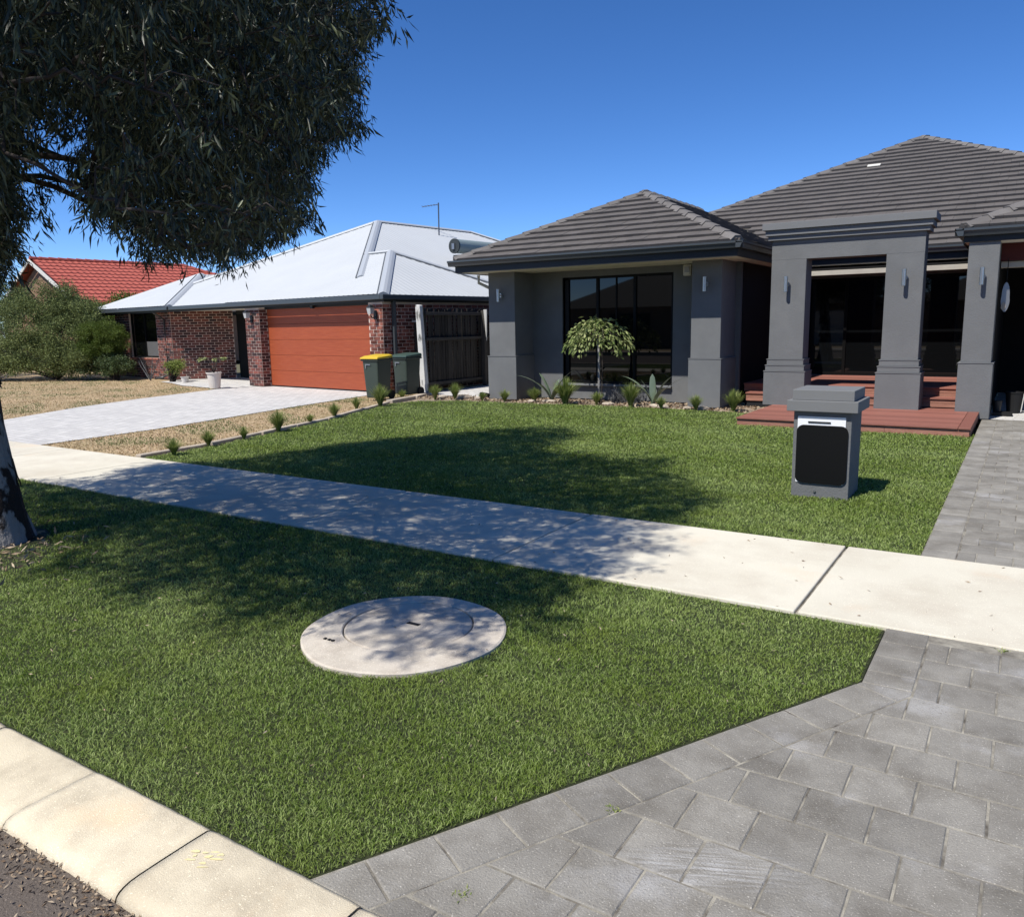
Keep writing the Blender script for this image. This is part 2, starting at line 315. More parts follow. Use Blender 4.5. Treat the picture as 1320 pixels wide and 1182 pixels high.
# driveways with separate pavers -------------------------------------------------
PH = .229
def field(x0, x1, rows, y0, xa, xb, ylo=None):
    out = []
    for r in range(rows):
        ya, yb = y0+r*PH, y0+(r+1)*PH; off = xa if r % 2 == 0 else xb
        k = math.floor((x0-off)/.212)-1; x = off+k*.212
        while x < x1:
            p = clip(clip([(x, ya), (x+.212, ya), (x+.212, yb), (x, yb)], -1, 0, -x0), 1, 0, x1)
            if area(p) > 1e-4: out.append(p)
            x += .212
    return out
def lay(name, polys, base, label=None):
    polys = [p for p in polys if area(p) > .0008]
    polys.sort(key=lambda p: math.hypot(sum(q[0] for q in p)/len(p), sum(q[1] for q in p)/len(p)))
    rest = MB()
    for i, p in enumerate(polys):
        q = inset(p, .0028)
        if area(q) < .0004: continue
        t = [random.uniform(-.0012, .0012) for _ in range(3)]; cx = sum(a[0] for a in q)/len(q); cy = sum(a[1] for a in q)/len(q)
        top = [(a[0], a[1], -.006+t[0]+(a[0]-cx)*t[1]*6+(a[1]-cy)*t[2]*6) for a in q]; q2 = inset(q, .004)
        b = MB(); n = len(q)
        if len(q2) == n:   # worn arris
            V = [(a[0], a[1], -.05) for a in q]+[(a[0], a[1], z[2]-.004) for a, z in zip(q, top)]+[(a[0], a[1], z[2]) for a, z in zip(q2, top)]
            F = [(k, (k+1) % n, n+(k+1) % n, n+k) for k in range(n)]+[(n+k, n+(k+1) % n, 2*n+(k+1) % n, 2*n+k) for k in range(n)]+[tuple(range(2*n, 3*n))]
            b.raw(V, F)
        else: b.prism([(a[0], a[1], -.05) for a in q], (0, 0, .044+t[0]))
        if i < 300: b.build(name, M['paver'], base)
        else: rest.raw(b.v, b.f)
    if rest.v: tag(rest.build(name+'_area', M['paver'], base), kind='stuff')
A = (-1.66, 1.45); B = (-.51, 3.66)               # diagonal edge of the verge
ln = math.hypot(B[0]-A[0], B[1]-A[1]); du = ((B[0]-A[0])/ln, (B[1]-A[1])/ln); nr = (du[1], -du[0])
apron = struct('driveway_apron', MB().poly([(-1.9, 1.43, -.012-.0), (4.2, 1.43, -.012), (4.2, 4.40, -.012), (-.50, 4.40, -.012), (-.505, 3.66, -.012), (-1.67, 1.44, -.012)]), M['joint'])
for v in apron.data.vertices: v.co.z = -.0095
bw = .205
polys = []
row0 = 1.42-0.0
base_y = 3.60-10*PH                                 # course lines 3.60, 3.37 ...
for p in field(-2.4, 4.0, 13, base_y+0*PH, .01, -.095):
    p = clip(p, 0, -1, -1.437); p = clip(p, 0, 1, 4.395)
    # right of the soldier border
    c0 = nr[0]*(A[0]+nr[0]*bw)+nr[1]*(A[1]+nr[1]*bw)
    if p and max(q[1] for q in p) < 3.66: p = clip(p, -nr[0], -nr[1], -c0)
    if max(q[1] for q in p) > 3.62 if p else False: p = clip(p, -1, 0, .30)
    polys.append(p)
t = -.3
while t < ln:
    q = [(A[0]+du[0]*s+nr[0]*w, A[1]+du[1]*s+nr[1]*w) for s, w in ((t, 0), (t, bw), (t+.229, bw), (t+.229, 0))]
    q = clip(q, 0, -1, -1.437); q = clip(q, 1, 0, -.301)
    # mitre against the straight border
    q = clip(q, 0, 1, 3.66)
    polys.append(q); t += .229
for k in range(4):
    y0 = 3.60+k*.2; q = [(-.51, y0), (-.302, y0), (-.302, y0+.2), (-.51, y0+.2)]
    q = clip(q, 0, 1, 4.395)
    if k == 0: q = clip(q, 0, -1, -3.66)
    polys.append(q)
lay('paver', polys, apron)
drive = struct('driveway', MB().poly([(-.5, 5.93, -.0095), (5, 5.93, -.0095), (5, 14.55, -.0095), (-.5, 14.55, -.0095)]), M['joint'])
polys = field(-.29, 5.0, 38, 5.93, .036, -.07)
polys = [clip(p, 0, 1, 14.6) for p in polys]
polys += [[(-.5, 5.93+k*.2), (-.29, 5.93+k*.2), (-.29, 6.13+k*.2), (-.5, 6.13+k*.2)] for k in range(43)]
polys = [p for p in polys if area(p) > 0]
polys.sort(key=lambda p: p[0][0] > 1.2)
near = [p for p in polys if p[0][0] <= 1.15]; farp = [p for p in polys if p[0][0] > 1.15]
lay('paver', near, drive)
rest = MB()
for p in farp:
    q = inset(p, .003)
    if len(q) >= 3: rest.prism([(a[0], a[1], -.05) for a in q], (0, 0, .044))
tag(rest.build('paver_area', M['paver'], drive), kind='stuff')
# soil under the lawns (the blades stand on it)
struct('verge_ground', MB().poly([(-30, 1.43, -.022), (-1.68, 1.43, -.022), (-.515, 3.66, -.022), (-.515, 4.41, -.022), (-30, 4.41, -.022)]), M['soil'])
lawn_poly = [(-.505, 5.92), (-.505, 12.6), (-3.7, 12.6), (-3.75, 14.05), (-5.2, 14.18), (-6.6, 14.22), (-7.84, 14.18), (-9.06, 14.02), (-10.3, 14.05), (-11.15, 13.6), (-11.35, 12.9), (-10.9, 11.6), (-10.32, 10.0), (-9.85, 8.2), (-9.58, 7.1), (-9.5, 5.92)]
struct('lawn_ground', MB().poly([(x, y, -.02) for x, y in lawn_poly]), M['soil'])
edge = [(-9.66, 5.95), (-9.72, 7.1), (-9.95, 8.2), (-10.42, 10.05), (-11.0, 11.6), (-11.5, 12.95), (-11.65, 14.0), (-12.0, 14.9)]
bed = [(-3.75, 14.0), (-5.2, 14.13), (-6.6, 14.17), (-7.84, 14.13), (-9.06, 13.97), (-10.3, 14.0), (-11.1, 13.55), (-11.3, 12.85), (-10.85, 11.6), (-10.28, 10.0), (-9.8, 8.2), (-9.53, 7.1), (-9.48, 5.92)]+edge+[(-12.2, 14.85), (-9.9, 14.85), (-9.9, 15.35), (-3.75, 15.35)]
struct('garden_bed', MB().poly([(x, y, -.026) for x, y in bed]), M['mulch'])
dr = [(-12.1, 5.92), (-12.2, 7.88), (-12.54, 9.72), (-12.91, 11.6), (-13.35, 14.3), (-13.4, 15.3)]
struct('dry_strip', MB().poly([(x, y, -.03) for x, y in edge+[(-12.5, 15.35)]+dr[::-1]]), M['dryground'])
dl = [(-16.0, 5.92), (-16.3, 7.35), (-17.47, 9.5), (-18.17, 11.41), (-18.75, 13.7), (-19.0, 14.4)]
nd = struct('neighbour_driveway', MB().poly([(x, y, -.018) for x, y in dr+[(-14, 15.8), (-19.3, 16.2)]+dl[::-1]]), M['whitepave'])
struct('porch_paving', MB().poly([(-18.9, 14.3, -.014), (-21.2, 14.7, -.014), (-22.6, 15.3, -.014), (-23.6, 15.6, -.014), (-23.9, 19.0, -.014), (-17.5, 18.2, -.014), (-18.5, 15.8, -.014)]), M['whitepave'])
struct('dry_lawn_ground', MB().poly([(x, y, -.034) for x, y in dl+[(-21.2, 14.7), (-22.8, 15.4), (-23.8, 16.6), (-45, 22), (-45, 5.92)]]), M['dryground'])
struct('side_path', MB().poly([(-12.35, 14.9, -.012), (-9.96, 14.9, -.012), (-9.96, 26, -.012), (-12.3, 26, -.012)]), M['whitepave'])
struct('garage_threshold', MB().poly([(-.42, 14.62, -.008), (5, 14.62, -.008), (5, 20, -.008), (-.42, 20, -.008)]), M['whitepave'])
# concrete lawn edging and rocks
ed = empty('garden_edging', (-10.3, 9.5, 0), 'pale concrete edging strip between green lawn and dry neighbouring grass', 'edging')
pts = []
for i in range(len(edge)-1):
    n = max(1, int(math.hypot(edge[i+1][0]-edge[i][0], edge[i+1][1]-edge[i][1])/.95))
    for k in range(n): pts.append(((edge[i][0]*(n-k)+edge[i+1][0]*k)/n, (edge[i][1]*(n-k)+edge[i+1][1]*k)/n))
pts.append(edge[-1])
for i in range(len(pts)-1):
    a, b = Vector((*pts[i], 0)), Vector((*pts[i+1], 0)); d = (b-a).normalized(); n = Vector((d.y, -d.x, 0)); w = .055 if i < 6 else .085; h = random.uniform(.015, .03) if i < 6 else random.uniform(.02, .06)
    a = a+d*.012; b = b-d*random.uniform(.01, .04); j = n*random.uniform(-.02, .02)
    q = [a-n*w+j, b-n*w-j, b+n*w-j, a+n*w+j]
    MB().prism([(p.x, p.y, -.03) for p in q[::-1]], (0, 0, .03+h)).build('edging_block', M['stone'], ed, bevel=.012, seg=2)

def rock(x, y, s):
    bm = bmesh.new(); bmesh.ops.create_icosphere(bm, subdivisions=2, radius=1)
    sx, sy, sz = s*random.uniform(.8, 1.5), s*random.uniform(.6, 1), s*random.uniform(.3, .55); a = random.uniform(0, 3)
    for v in bm.verts:
        k = 1+random.uniform(-.16, .16); v.co = Vector((v.co.x*sx*k, v.co.y*sy*k, v.co.z*sz*k)); v.co.rotate(Matrix.Rotation(a, 3, 'Z'))
    me = bpy.data.meshes.new('rock'); bm.to_mesh(me); bm.free(); o = link('garden_rock', me, M['stone'], None, loc=(x, y, s*.08)); return o
rocks = [(-10.6, 14.45, .20), (-11.1, 14.35, .16), (-10.1, 14.4, .18), (-8.7, 14.3, .13), (-8.35, 14.42, .15), (-6.0, 14.42, .14), (-5.75, 14.3, .12), (-4.95, 14.27, .13), (-5.3, 14.35, .11), (-7.7, 14.42, .11), (-6.95, 14.38, .12)]
rl = ['largest pale rock behind the lawn between fence and left pillar', 'pale rock at the lawn corner nearest the white post', 'pale rock just left of the left house pillar', 'small pale rock in mulch right of the left house pillar', 'pale rock beside the left strap-leaf plant', 'pale rock in mulch right of the right strap-leaf plant', 'small flat rock at lawn edge before the right window nib', 'flat pale rock at foot of the second house pillar', 'small pale rock left of the second house pillar foot', 'small rock left of the standard tree stem', 'small rock right of the standard tree stem']
for (x, y, s), l in zip(rocks, rl): tag(rock(x, y, s*.72), l, 'rock', 'pale rocks in the garden bed')
# mulch chips
n = 2600; P = np.stack([rng.uniform(-11.8, -3.9, n), rng.uniform(13.95, 15.2, n), np.full(n, -.012)], 1); P = P[inpoly(P[:, 0], P[:, 1], bed)]
D = rng.normal(size=P.shape); D[:, 2] = np.abs(D[:, 2])*.25; D /= np.linalg.norm(D, axis=1)[:, None]
V, F = leaves(P, D, .07, .035); tag(np_mesh('mulch_chips', V, F, M['litter'], np.repeat(rng.uniform(0, 1, len(P)), 4)), 'bark chips strewn over the garden bed', 'mulch', kind='stuff')
# ---------------------------------------------------------------- manhole
mh = empty('manhole_cover', (-2.69, 3.08, 0), 'round cream concrete manhole surround with lid set in the verge lawn', 'manhole')
def disc(cx, cy, r0, r1, z, n=64, drop=.05, wob=0):
    b = MB(); V = []
    for k in range(n):
        a = 2*math.pi*k/n; r = r1*(1+wob*math.sin(a*7+1)+wob*math.sin(a*3))
        V += [(cx+math.cos(a)*r, cy+math.sin(a)*r, z-drop), (cx+math.cos(a)*r, cy+math.sin(a)*r, z-.006), (cx+math.cos(a)*(r-.008), cy+math.sin(a)*(r-.008), z)]
        if r0: V += [(cx+math.cos(a)*(r0+.005), cy+math.sin(a)*(r0+.005), z), (cx+math.cos(a)*r0, cy+math.sin(a)*r0, z-.006), (cx+math.cos(a)*r0, cy+math.sin(a)*r0, z-drop)]
    m = 6 if r0 else 3; F = []
    for k in range(n):
        for j in range(m-1): F.append((k*m+j, ((k+1) % n)*m+j, ((k+1) % n)*m+j+1, k*m+j+1))
    if not r0: F.append(tuple(k*3+2 for k in range(n)))
    return b.raw(V, F)
ns = 72; V = []
for k in range(ns):
    a_ = 2*math.pi*k/ns; c_, s_ = math.cos(a_), math.sin(a_); R_o = .545*(1+.006*math.sin(a_*7+1)+.006*math.sin(a_*3)); ro = .352+random.uniform(0, .004)
    V += [(-2.69+c_*R_o, 3.08+s_*R_o, -.04), (-2.69+c_*R_o, 3.08+s_*R_o, -.004), (-2.69+c_*(R_o-.01), 3.08+s_*(R_o-.01), .002), (-2.715+c_*(ro+.006), 3.145+s_*(ro+.006), .004), (-2.715+c_*ro, 3.145+s_*ro, -.002), (-2.715+c_*ro, 3.145+s_*ro, -.04)]
MB().raw(V, [(k*6+j, ((k+1) % ns)*6+j, ((k+1) % ns)*6+j+1, k*6+j+1) for k in range(ns) for j in range(5)]).build('surround', M['manhole'], mh)
lid = disc(-2.715, 3.145, 0, .3465, .002, drop=.04).build('lid', M['manhole'], mh)
MB().box(-3.05, -2.35, 2.8, 3.48, -.05, -.012).build('frame_recess', M['joint'], mh)
MB().box(-2.74, -2.66, 3.155, 3.18, -.01, .005).build('keyhole', M['rubber'], lid)
for dx in (0, .03, .055): MB().box(-2.97+dx, -2.955+dx, 2.76, 2.775, -.01, .009).build('bolt_stub', M['rubber'], mh)
# ---------------------------------------------------------------- grass
verge_poly = [(-13, 1.45), (-1.69, 1.45), (-.525, 3.67), (-.525, 4.385), (-13, 4.385)]
def sample(poly, dens, lo, hi):
    """dens: function of distance -> blades per m2; rejection sampled"""
    mx = max(dens(d) for d in (lo, lo+1, hi)); x0 = min(p[0] for p in poly); x1 = max(p[0] for p in poly); y0 = min(p[1] for p in poly); y1 = max(p[1] for p in poly)
    out = []
    dx = .5
    xs = np.arange(x0, x1, dx); ysx = np.arange(y0, y1, dx)
    for xa in xs:
        for ya in ysx:
            d = math.hypot(xa+dx/2, ya+dx/2, 1.6); n = rng.poisson(dens(d)*dx*dx)
            out.append(np.stack([rng.uniform(xa, xa+dx, n), rng.uniform(ya, ya+dx, n)], 1))
    P = np.concatenate(out); return P[inpoly(P[:, 0], P[:, 1], poly)]
dv = lambda d: 36000 if d < 3 else max(3200, 36000*(3/d)**1.75)
P = sample(verge_poly, dv, 1, 12)
k = (np.hypot(P[:, 0]+2.69, P[:, 1]-3.08) > .545) & (np.hypot(P[:, 0]+6.82, P[:, 1]-2.89) > .42)
# sparse muddy patch by the trunk
k &= ~((np.hypot((P[:, 0]+6.9)/1.1, (P[:, 1]-2.6)/.62) < 1) & (rng.uniform(0, 1, len(P)) < .8))
P = P[k]
def turf(name, P, label, hl=.027, w=.0025):
    d = np.sqrt(P[:, 0]**2+P[:, 1]**2+2.6); sc = np.clip(d/3.4, 1, 3.4)
    P3 = np.stack([P[:, 0], P[:, 1], np.full(len(P), -.02)], 1)
    # tufting: heights vary in soft clumps
    hn = .78+.22*np.sin(P[:, 0]*9.1+np.sin(P[:, 1]*7.3)*2)*np.sin(P[:, 1]*8.3+np.cos(P[:, 0]*6.1)*2)
    V, F = blades(P3, hl*hn*np.clip(sc**.35, 1, 1.5), w*sc**.85, .75)
    t = rng.uniform(0, 1, len(P))**1.5+.18*np.sin(P[:, 0]*1.7+1.3*np.sin(P[:, 1]*2.1))*np.sin(P[:, 1]*2.9+P[:, 0]*.8); t[rng.uniform(0, 1, len(P)) < .03] = 1.4
    return tag(np_mesh(name, V, F, M['grass'], np.repeat(t, 5)), label, 'lawn', kind='stuff')
turf('verge_grass', P, 'thick green turf on the verge between kerb and footpath')
df = lambda d: min(9500, 9500*(7/d)**1.9)
P = sample(lawn_poly, df, 6, 16)
turf('lawn_grass', P, 'mown green front lawn between footpath and dark house', .032)
# dry grass of the neighbour
strip = edge+dr[::-1]; big = dl+[(-21.2, 14.7), (-22.8, 15.4), (-30, 16.5), (-30, 5.92)]
P = np.concatenate([sample(strip, lambda d: 1300*(9/d)**1.5, 8, 20), sample(big, lambda d: 700*(14/d)**1.5, 14, 30)])
P3 = np.stack([P[:, 0], P[:, 1], np.full(len(P), -.03)], 1); V, F = blades(P3, .045, .011, .9)
g = (np.sin(P[:, 0]*1.9+2*np.sin(P[:, 1]*1.3))*np.sin(P[:, 1]*2.3+P[:, 0]) > .2)*.85
tag(np_mesh('dry_grass', V, F, M['dryblade'], np.repeat(np.clip(g+rng.uniform(0, .4, len(P)), 0, 1), 5)), 'patchy straw-coloured grass beside the pale neighbouring driveway', 'grass', kind='stuff')
# litter in the gutter
n = 5200; x = rng.uniform(-6, 2, n); y = 1.10-np.abs(rng.normal(0, .07, n)); P = np.stack([x, y, np.full(n, -.036)+rng.uniform(0, .008, n)], 1)
D = rng.normal(size=P.shape); D[:, 2] = np.abs(D[:, 2])*.35; D /= np.linalg.norm(D, axis=1)[:, None]
V, F = leaves(P, D, .018, .007); tag(np_mesh('leaf_litter', V, F, M['litter'], np.repeat(rng.uniform(0, 1, n), 4)), 'brown leaf litter and bark chips lying along the gutter', 'litter', kind='stuff')
# weeds in the paver joints and fallen bits on the paths
P = np.concatenate([np.stack([rng.normal(cx, .012, 26), rng.normal(cy, .012, 26), np.full(26, -.01)], 1) for cx, cy in ((-1.045, 2.215), (-1.245, 1.62), (.02, 4.36), (-.3, 2.02))])
V, F = blades(P, .020, .004, 1.2); tag(np_mesh('joint_weeds', V, F, M['tuft'], np.repeat(rng.uniform(0, 1, len(P)), 5)), 'small weeds growing from the grey paver joints', 'weed', kind='stuff')
n = 120; P = np.stack([rng.uniform(-9, 1.5, n), rng.uniform(4.42, 5.88, n), np.full(n, .004)], 1); D = rng.normal(size=P.shape); D[:, 2] = np.abs(D[:, 2])*.1; D /= np.linalg.norm(D, axis=1)[:, None]
V, F = leaves(P, D, .03, .007); tag(np_mesh('fallen_leaves', V, F, M['litter'], np.repeat(rng.uniform(0, .6, n), 4)), 'tiny fallen gum leaves scattered over the footpath', 'leaves', kind='stuff')

# faded paint mark and rubbed patches on the kerb, wear scuffs on the pavers: thin flat films of their own shape
def film(name, x, y, z, w, h, n, m, a=0):
    V = [(x, y, z)]
    for k in range(n):
        t = 2*math.pi*k/n; r = random.uniform(.45, 1); u_, v_ = math.cos(t)*w*r, math.sin(t)*h*r
        V.append((x+u_*math.cos(a)-v_*math.sin(a), y+u_*math.sin(a)+v_*math.cos(a), z))
    return MB().raw(V, [(0, 1+k, 1+(k+1) % n) for k in range(n)])
M['yellowmark'] = mat('faded_yellow_paint', (.68, .60, .30), (.66, .58, .36), 20, rough=.9)
q = MB()
for k in range(10):
    x = -1.99+random.gauss(0, .035); f = film('m', x, 1.31+random.gauss(0, .03), .0105+k*.0002, random.uniform(.008, .03), random.uniform(.003, .009), 9, None, .5); q.raw(f.v, f.f)
q.build('paint_mark', M['yellowmark'], kerb)

n = 260; P = np.stack([rng.uniform(-8, -.7, n), rng.uniform(1.6, 4.3, n), np.full(n, .006)], 1); P = P[inpoly(P[:, 0], P[:, 1], verge_poly)]; D = rng.normal(size=P.shape); D[:, 2] = np.abs(D[:, 2])*.2; D /= np.linalg.norm(D, axis=1)[:, None]
V, F = leaves(P, D, .024, .006); tag(np_mesh('fallen_leaves', V, F, M['litter'], np.repeat(rng.uniform(.3, 1, len(P)), 4)), 'dry gum leaves lying on the verge grass', 'leaves', kind='stuff')

# ================================================================ DARK HOUSE
H1 = empty('rendered_house', (-5.5, 16, 0), 'dark grey rendered house with grey tiled hip roof and portico', 'house')
R_ = M['render']
walls = MB()
def wbox(x0, x1, y0, y1, z0, z1, name='wall', m=R_, **k): return MB().box(x0, x1, y0, y1, z0, z1).build(name, m, H1, **k)
# wing: wall with the window opening
wbox(-9.26, -8.5, 15.30, 15.5, 0, 2.74); wbox(-5.98, -5.3, 15.30, 15.5, 0, 2.74)
wbox(-8.5, -5.98, 15.33, 15.5, 0, .30); wbox(-8.5, -5.98, 15.30, 15.5, 2.58, 2.74)
wbox(-8.5, -5.98, 15.24, 15.33, .285, .33, 'window_sill', M['renderlight'], bevel=.005)
wbox(-9.9, -9.75, 15.42, 24, 0, 2.74); wbox(-4.84, -4.66, 15.42, 19, 0, 2.74)
def pillar(x0, x1, y0, y1, zt, bands, name='pillar'):
    p = MB().box(x0, x1, y0, y1, bands[0][1]-.002, zt).build(name, R_, H1, bevel=.006)
    for z0, z1, e in bands:
        MB().box(x0-e, x1+e, y0-e, y1+e, z0, z1-.012).build('plinth', R_, p, bevel=.005)
        MB().box(x0-e-.008, x1+e+.008, y0-e-.008, y1+e+.008, z1-.012, z1).build('plinth_edge', M['renderlight'], p)
    return p
pillar(-9.92, -9.25, 14.56, 15.42, 2.74, [(0, .94, .03)])
pillar(-5.33, -4.76, 14.56, 15.42, 2.74, [(0, .92, .03)])
pb = [(.10, .71, .06), (.71, .815, .04), (.815, .92, .02)]
pillar(-3.88, -3.29, 14.58, 15.0, 2.64, [(z0, z1, e) for z0, z1, e in pb][::-1], 'portico_column')
pillar(-2.03, -1.47, 14.58, 15.0, 2.64, [(z0, z1, e) for z0, z1, e in pb][::-1], 'portico_column')
pillar(-.86, -.44, 14.58, 15.1, 2.74, [(0, .885, .03)])
wbox(-3.88, -1.47, 14.58, 15.0, 2.64, 2.905, 'portico_beam')
for k, (z0, z1, e) in enumerate([(2.905, 2.968, .003), (2.968, 3.045, .06), (3.045, 3.14, .10), (3.14, 3.255, .145)]):
    wbox(-3.88-e, -1.47+e, 14.58-e, 15.0+e, z0, z1, 'cornice', M['renderlight'], bevel=.004)
# window of the wing
def window(x0, x1, y, z0, z1, mulls, rail, parent, slim=(), fr=.05):
    w = MB()
    w.box(x0, x0+fr, y-.03, y+.04, z0, z1).box(x1-fr, x1, y-.03, y+.04, z0, z1).box(x0+fr, x1-fr, y-.03, y+.04, z1-fr, z1).box(x0+fr, x1-fr, y-.03, y+.04, z0, z0+fr)
    for m_ in mulls: w.box(m_-.03, m_+.03, y-.028, y+.038, z0+fr, z1-fr)
    for m_ in slim: w.box(m_-.012, m_+.012, y-.02, y+.03, (rail or z0)+.03, z1-fr)
    f = w.build('window', M['frame'], parent)
    if rail: MB().box(x0+fr, x1-fr, y-.035, y+.02, rail-.03, rail+.03).build('rail', M['frame'], f)
    xs = [x0+fr]+[q for m_ in mulls for q in (m_-.03, m_+.03)]+[x1-fr]
    for i in range(0, len(xs), 2):
        zz = [(z0+fr, rail-.03), (rail+.03, z1-fr)] if rail else [(z0+fr, z1-fr)]
        for a, b in zz:
            t_ = random.uniform(-.0015, .0015)
            MB().box(xs[i], xs[i+1], y+.005, y+.012, a, b, T=lambda x, yy, z: (x, yy+t_*(x-xs[0]), z)).build('pane', M['glass'], f)
    return f
window(-8.5, -5.98, 15.37, .33, 2.58, [-7.68, -6.83], .965, H1, slim=(-7.25,))
wbox(-8.5, -8.36, 15.34, 15.41, .33, 2.58, 'window_jamb', M['frame'])
# front door glazing under the main roof
wbox(-4.66, -.6, 18.4, 18.6, 2.46, 2.74); window(-4.66, -.6, 18.42, .41, 2.46, [-3.3, -1.95], None, H1, fr=.06)
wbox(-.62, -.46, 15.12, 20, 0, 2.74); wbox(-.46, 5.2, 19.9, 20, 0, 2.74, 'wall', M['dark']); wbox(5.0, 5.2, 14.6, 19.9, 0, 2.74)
wbox(-.46, 5.0, 15.2, 19.9, 2.5, 2.56, 'garage_ceiling', M['dark']); wbox(-.455, -.44, 15.2, 19.9, 0, 2.5, 'shade_sheet', M['dark']); wbox(-4.659, -4.645, 15.5, 18.4, .1, 2.7, 'shade_sheet', M['dark'])  # thin near-black sheets paint shade onto the garage and wing side walls
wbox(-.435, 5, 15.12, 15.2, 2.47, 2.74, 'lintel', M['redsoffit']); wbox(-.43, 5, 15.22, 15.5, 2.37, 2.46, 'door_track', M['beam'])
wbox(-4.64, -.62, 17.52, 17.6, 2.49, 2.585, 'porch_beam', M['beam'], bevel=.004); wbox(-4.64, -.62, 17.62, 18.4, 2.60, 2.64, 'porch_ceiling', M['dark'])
# alarm box under the eave
ab = MB().box(-5.74, -5.58, 15.18, 15.30, 2.49, 2.70).build('alarm_box', M['cream'], None, bevel=.01); tag(ab, 'cream alarm box under the eave beside the second pillar', 'alarm')
MB().box(-5.71, -5.61, 15.165, 15.18, 2.55, 2.66).build('cover', M['bracket'], ab)
# roof --------------------------------------------------------------------------
PT = .475; cs = 1/math.hypot(1, PT)
roof = MB()
gz = 2.955
def under(*pts): roof.poly(pts)
# sheets under the tiles
P1_ = (-7.29, 16.87, gz+PT*3.01); V2_ = (-7.29, 20.61, gz+PT*3.01)
under((-10.30, 13.86, gz), (-4.28, 13.86, gz), P1_); under((-4.28, 13.86, gz), (-4.28, 17.6, gz), V2_, P1_); under((-10.30, 13.86, gz), P1_, V2_, (-10.3, 20.6, gz))
AP = (-2.72, 24.68, gz+PT*7.08)
under((-9.80, 17.6, gz-.01), (4.36, 17.6, gz-.01), AP); under((4.36, 17.6, gz-.01), (4.36, 31.8, gz-.01), AP); under((4.36, 31.8, gz-.01), (-9.8, 31.8, gz-.01), AP); under((-9.8, 31.8, gz-.01), (-9.8, 17.6, gz-.01), AP)
GA = (2.56, 18.03, gz+PT*3.5)
under((-.94, 14.53, gz), (6.06, 14.53, gz), GA); under((-.94, 14.53, gz), GA, (2.56, 21, GA[2]), (-.94, 17.6, gz)); under((6.06, 14.53, gz), (6.06, 17.6, gz), (2.56, 21, GA[2]), GA)
roof = roof.build('roof', M['mortar_dark'], H1)
tiles = []
def tile_face(O, U, V, poly, e=.315, w=.335, skip=None):
    """O on the eave, U along it, V up the slope; poly in (u,v)"""
    O, U, V = Vector(O), Vector(U).normalized(), Vector(V).normalized(); Nn = U.cross(V).normalized()
    umin = min(p[0] for p in poly); umax = max(p[0] for p in poly); vmax = max(p[1] for p in poly); r = 0; v = -.03
    while v < vmax:
        u = umin-w+(w/2 if r % 2 else 0); ph = random.uniform(0, 6)
        while u < umax:
            t = [(u+.0015, v-.02), (u+w-.0015, v-.02), (u+w-.0015, v+e), (u+.0015, v+e)]; q = t
            for i in range(len(poly)):
                a, b = poly[i], poly[(i+1) % len(poly)]; nx, ny = b[1]-a[1], a[0]-b[0]; l = math.hypot(nx, ny)
                if l < 1e-9: continue
                exp = .03 if i == 0 else 0
                q = clip(q, nx/l, ny/l, (nx*a[0]+ny*a[1])/l+exp)
                if len(q) < 3: break
            if len(q) >= 3 and area(q) > .004:
                j = random.uniform(-.003, .004); sk = random.uniform(-.006, .006)
                hh = lambda p: .060-(p[1]-v)/e*.046+j+sk*(p[0]-u)
                base = [O+U*p[0]+V*p[1] for p in q]; top = [O+U*p[0]+V*p[1]+Nn*hh(p) for p in q]
                c = sum(base, Vector())/len(base)
                if not (skip and skip(c)):
                    n = len(q); b = MB().raw(base+top, [tuple(range(n-1, -1, -1)), tuple(range(n, 2*n))]+[(k, (k+1) % n, n+(k+1) % n, n+k) for k in range(n)])
                    tiles.append((c.length, b))
            u += w
        v += e; r += 1
sl = math.hypot(1, PT)
tile_face((-10.3, 13.86, gz), (1, 0, 0), (0, 1, PT), [(0, 0), (6.02, 0), (3.01, 3.01*sl)])
tile_face((-4.28, 13.86, gz), (0, 1, 0), (-1, 0, PT), [(0, 0), (3.74, 0), (6.75, 3.01*sl), (3.01, 3.01*sl)])
def under_wing(c):   # below the wing's roof planes
    if c.x > -4.28: return False
    zw = gz+PT*min(c.x+10.3, -4.28-c.x, 3.01); return c.z < zw+.02
def under_gar(c): return c.x > -.94 and c.y < 21 and c.z < gz+PT*min(c.x+.94, 6.06-c.x)+.02
tile_face((-9.8, 17.6, gz), (1, 0, 0), (0, 1, PT), [(0, 0), (14.16, 0), (7.08, 7.08*sl)], skip=lambda c: under_wing(c) or under_gar(c))
tile_face((-.94, 14.53, gz), (1, 0, 0), (0, 1, PT), [(0, 0), (7.0, 0), (3.5, 3.5*sl)])
tiles.sort(key=lambda t: t[0])
rest = MB()
vis = [t for t in tiles if t[1].v[0][0] < 1.2]; hid = [t for t in tiles if t[1].v[0][0] >= 1.2]
for i, (d, b) in enumerate(vis+hid):
    if i < 300: b.build('roof_tile', M['tile'], roof)
    else: rest.raw(b.v, b.f)
tag(rest.build('roof_tiles', M['tile'], roof), kind='stuff')
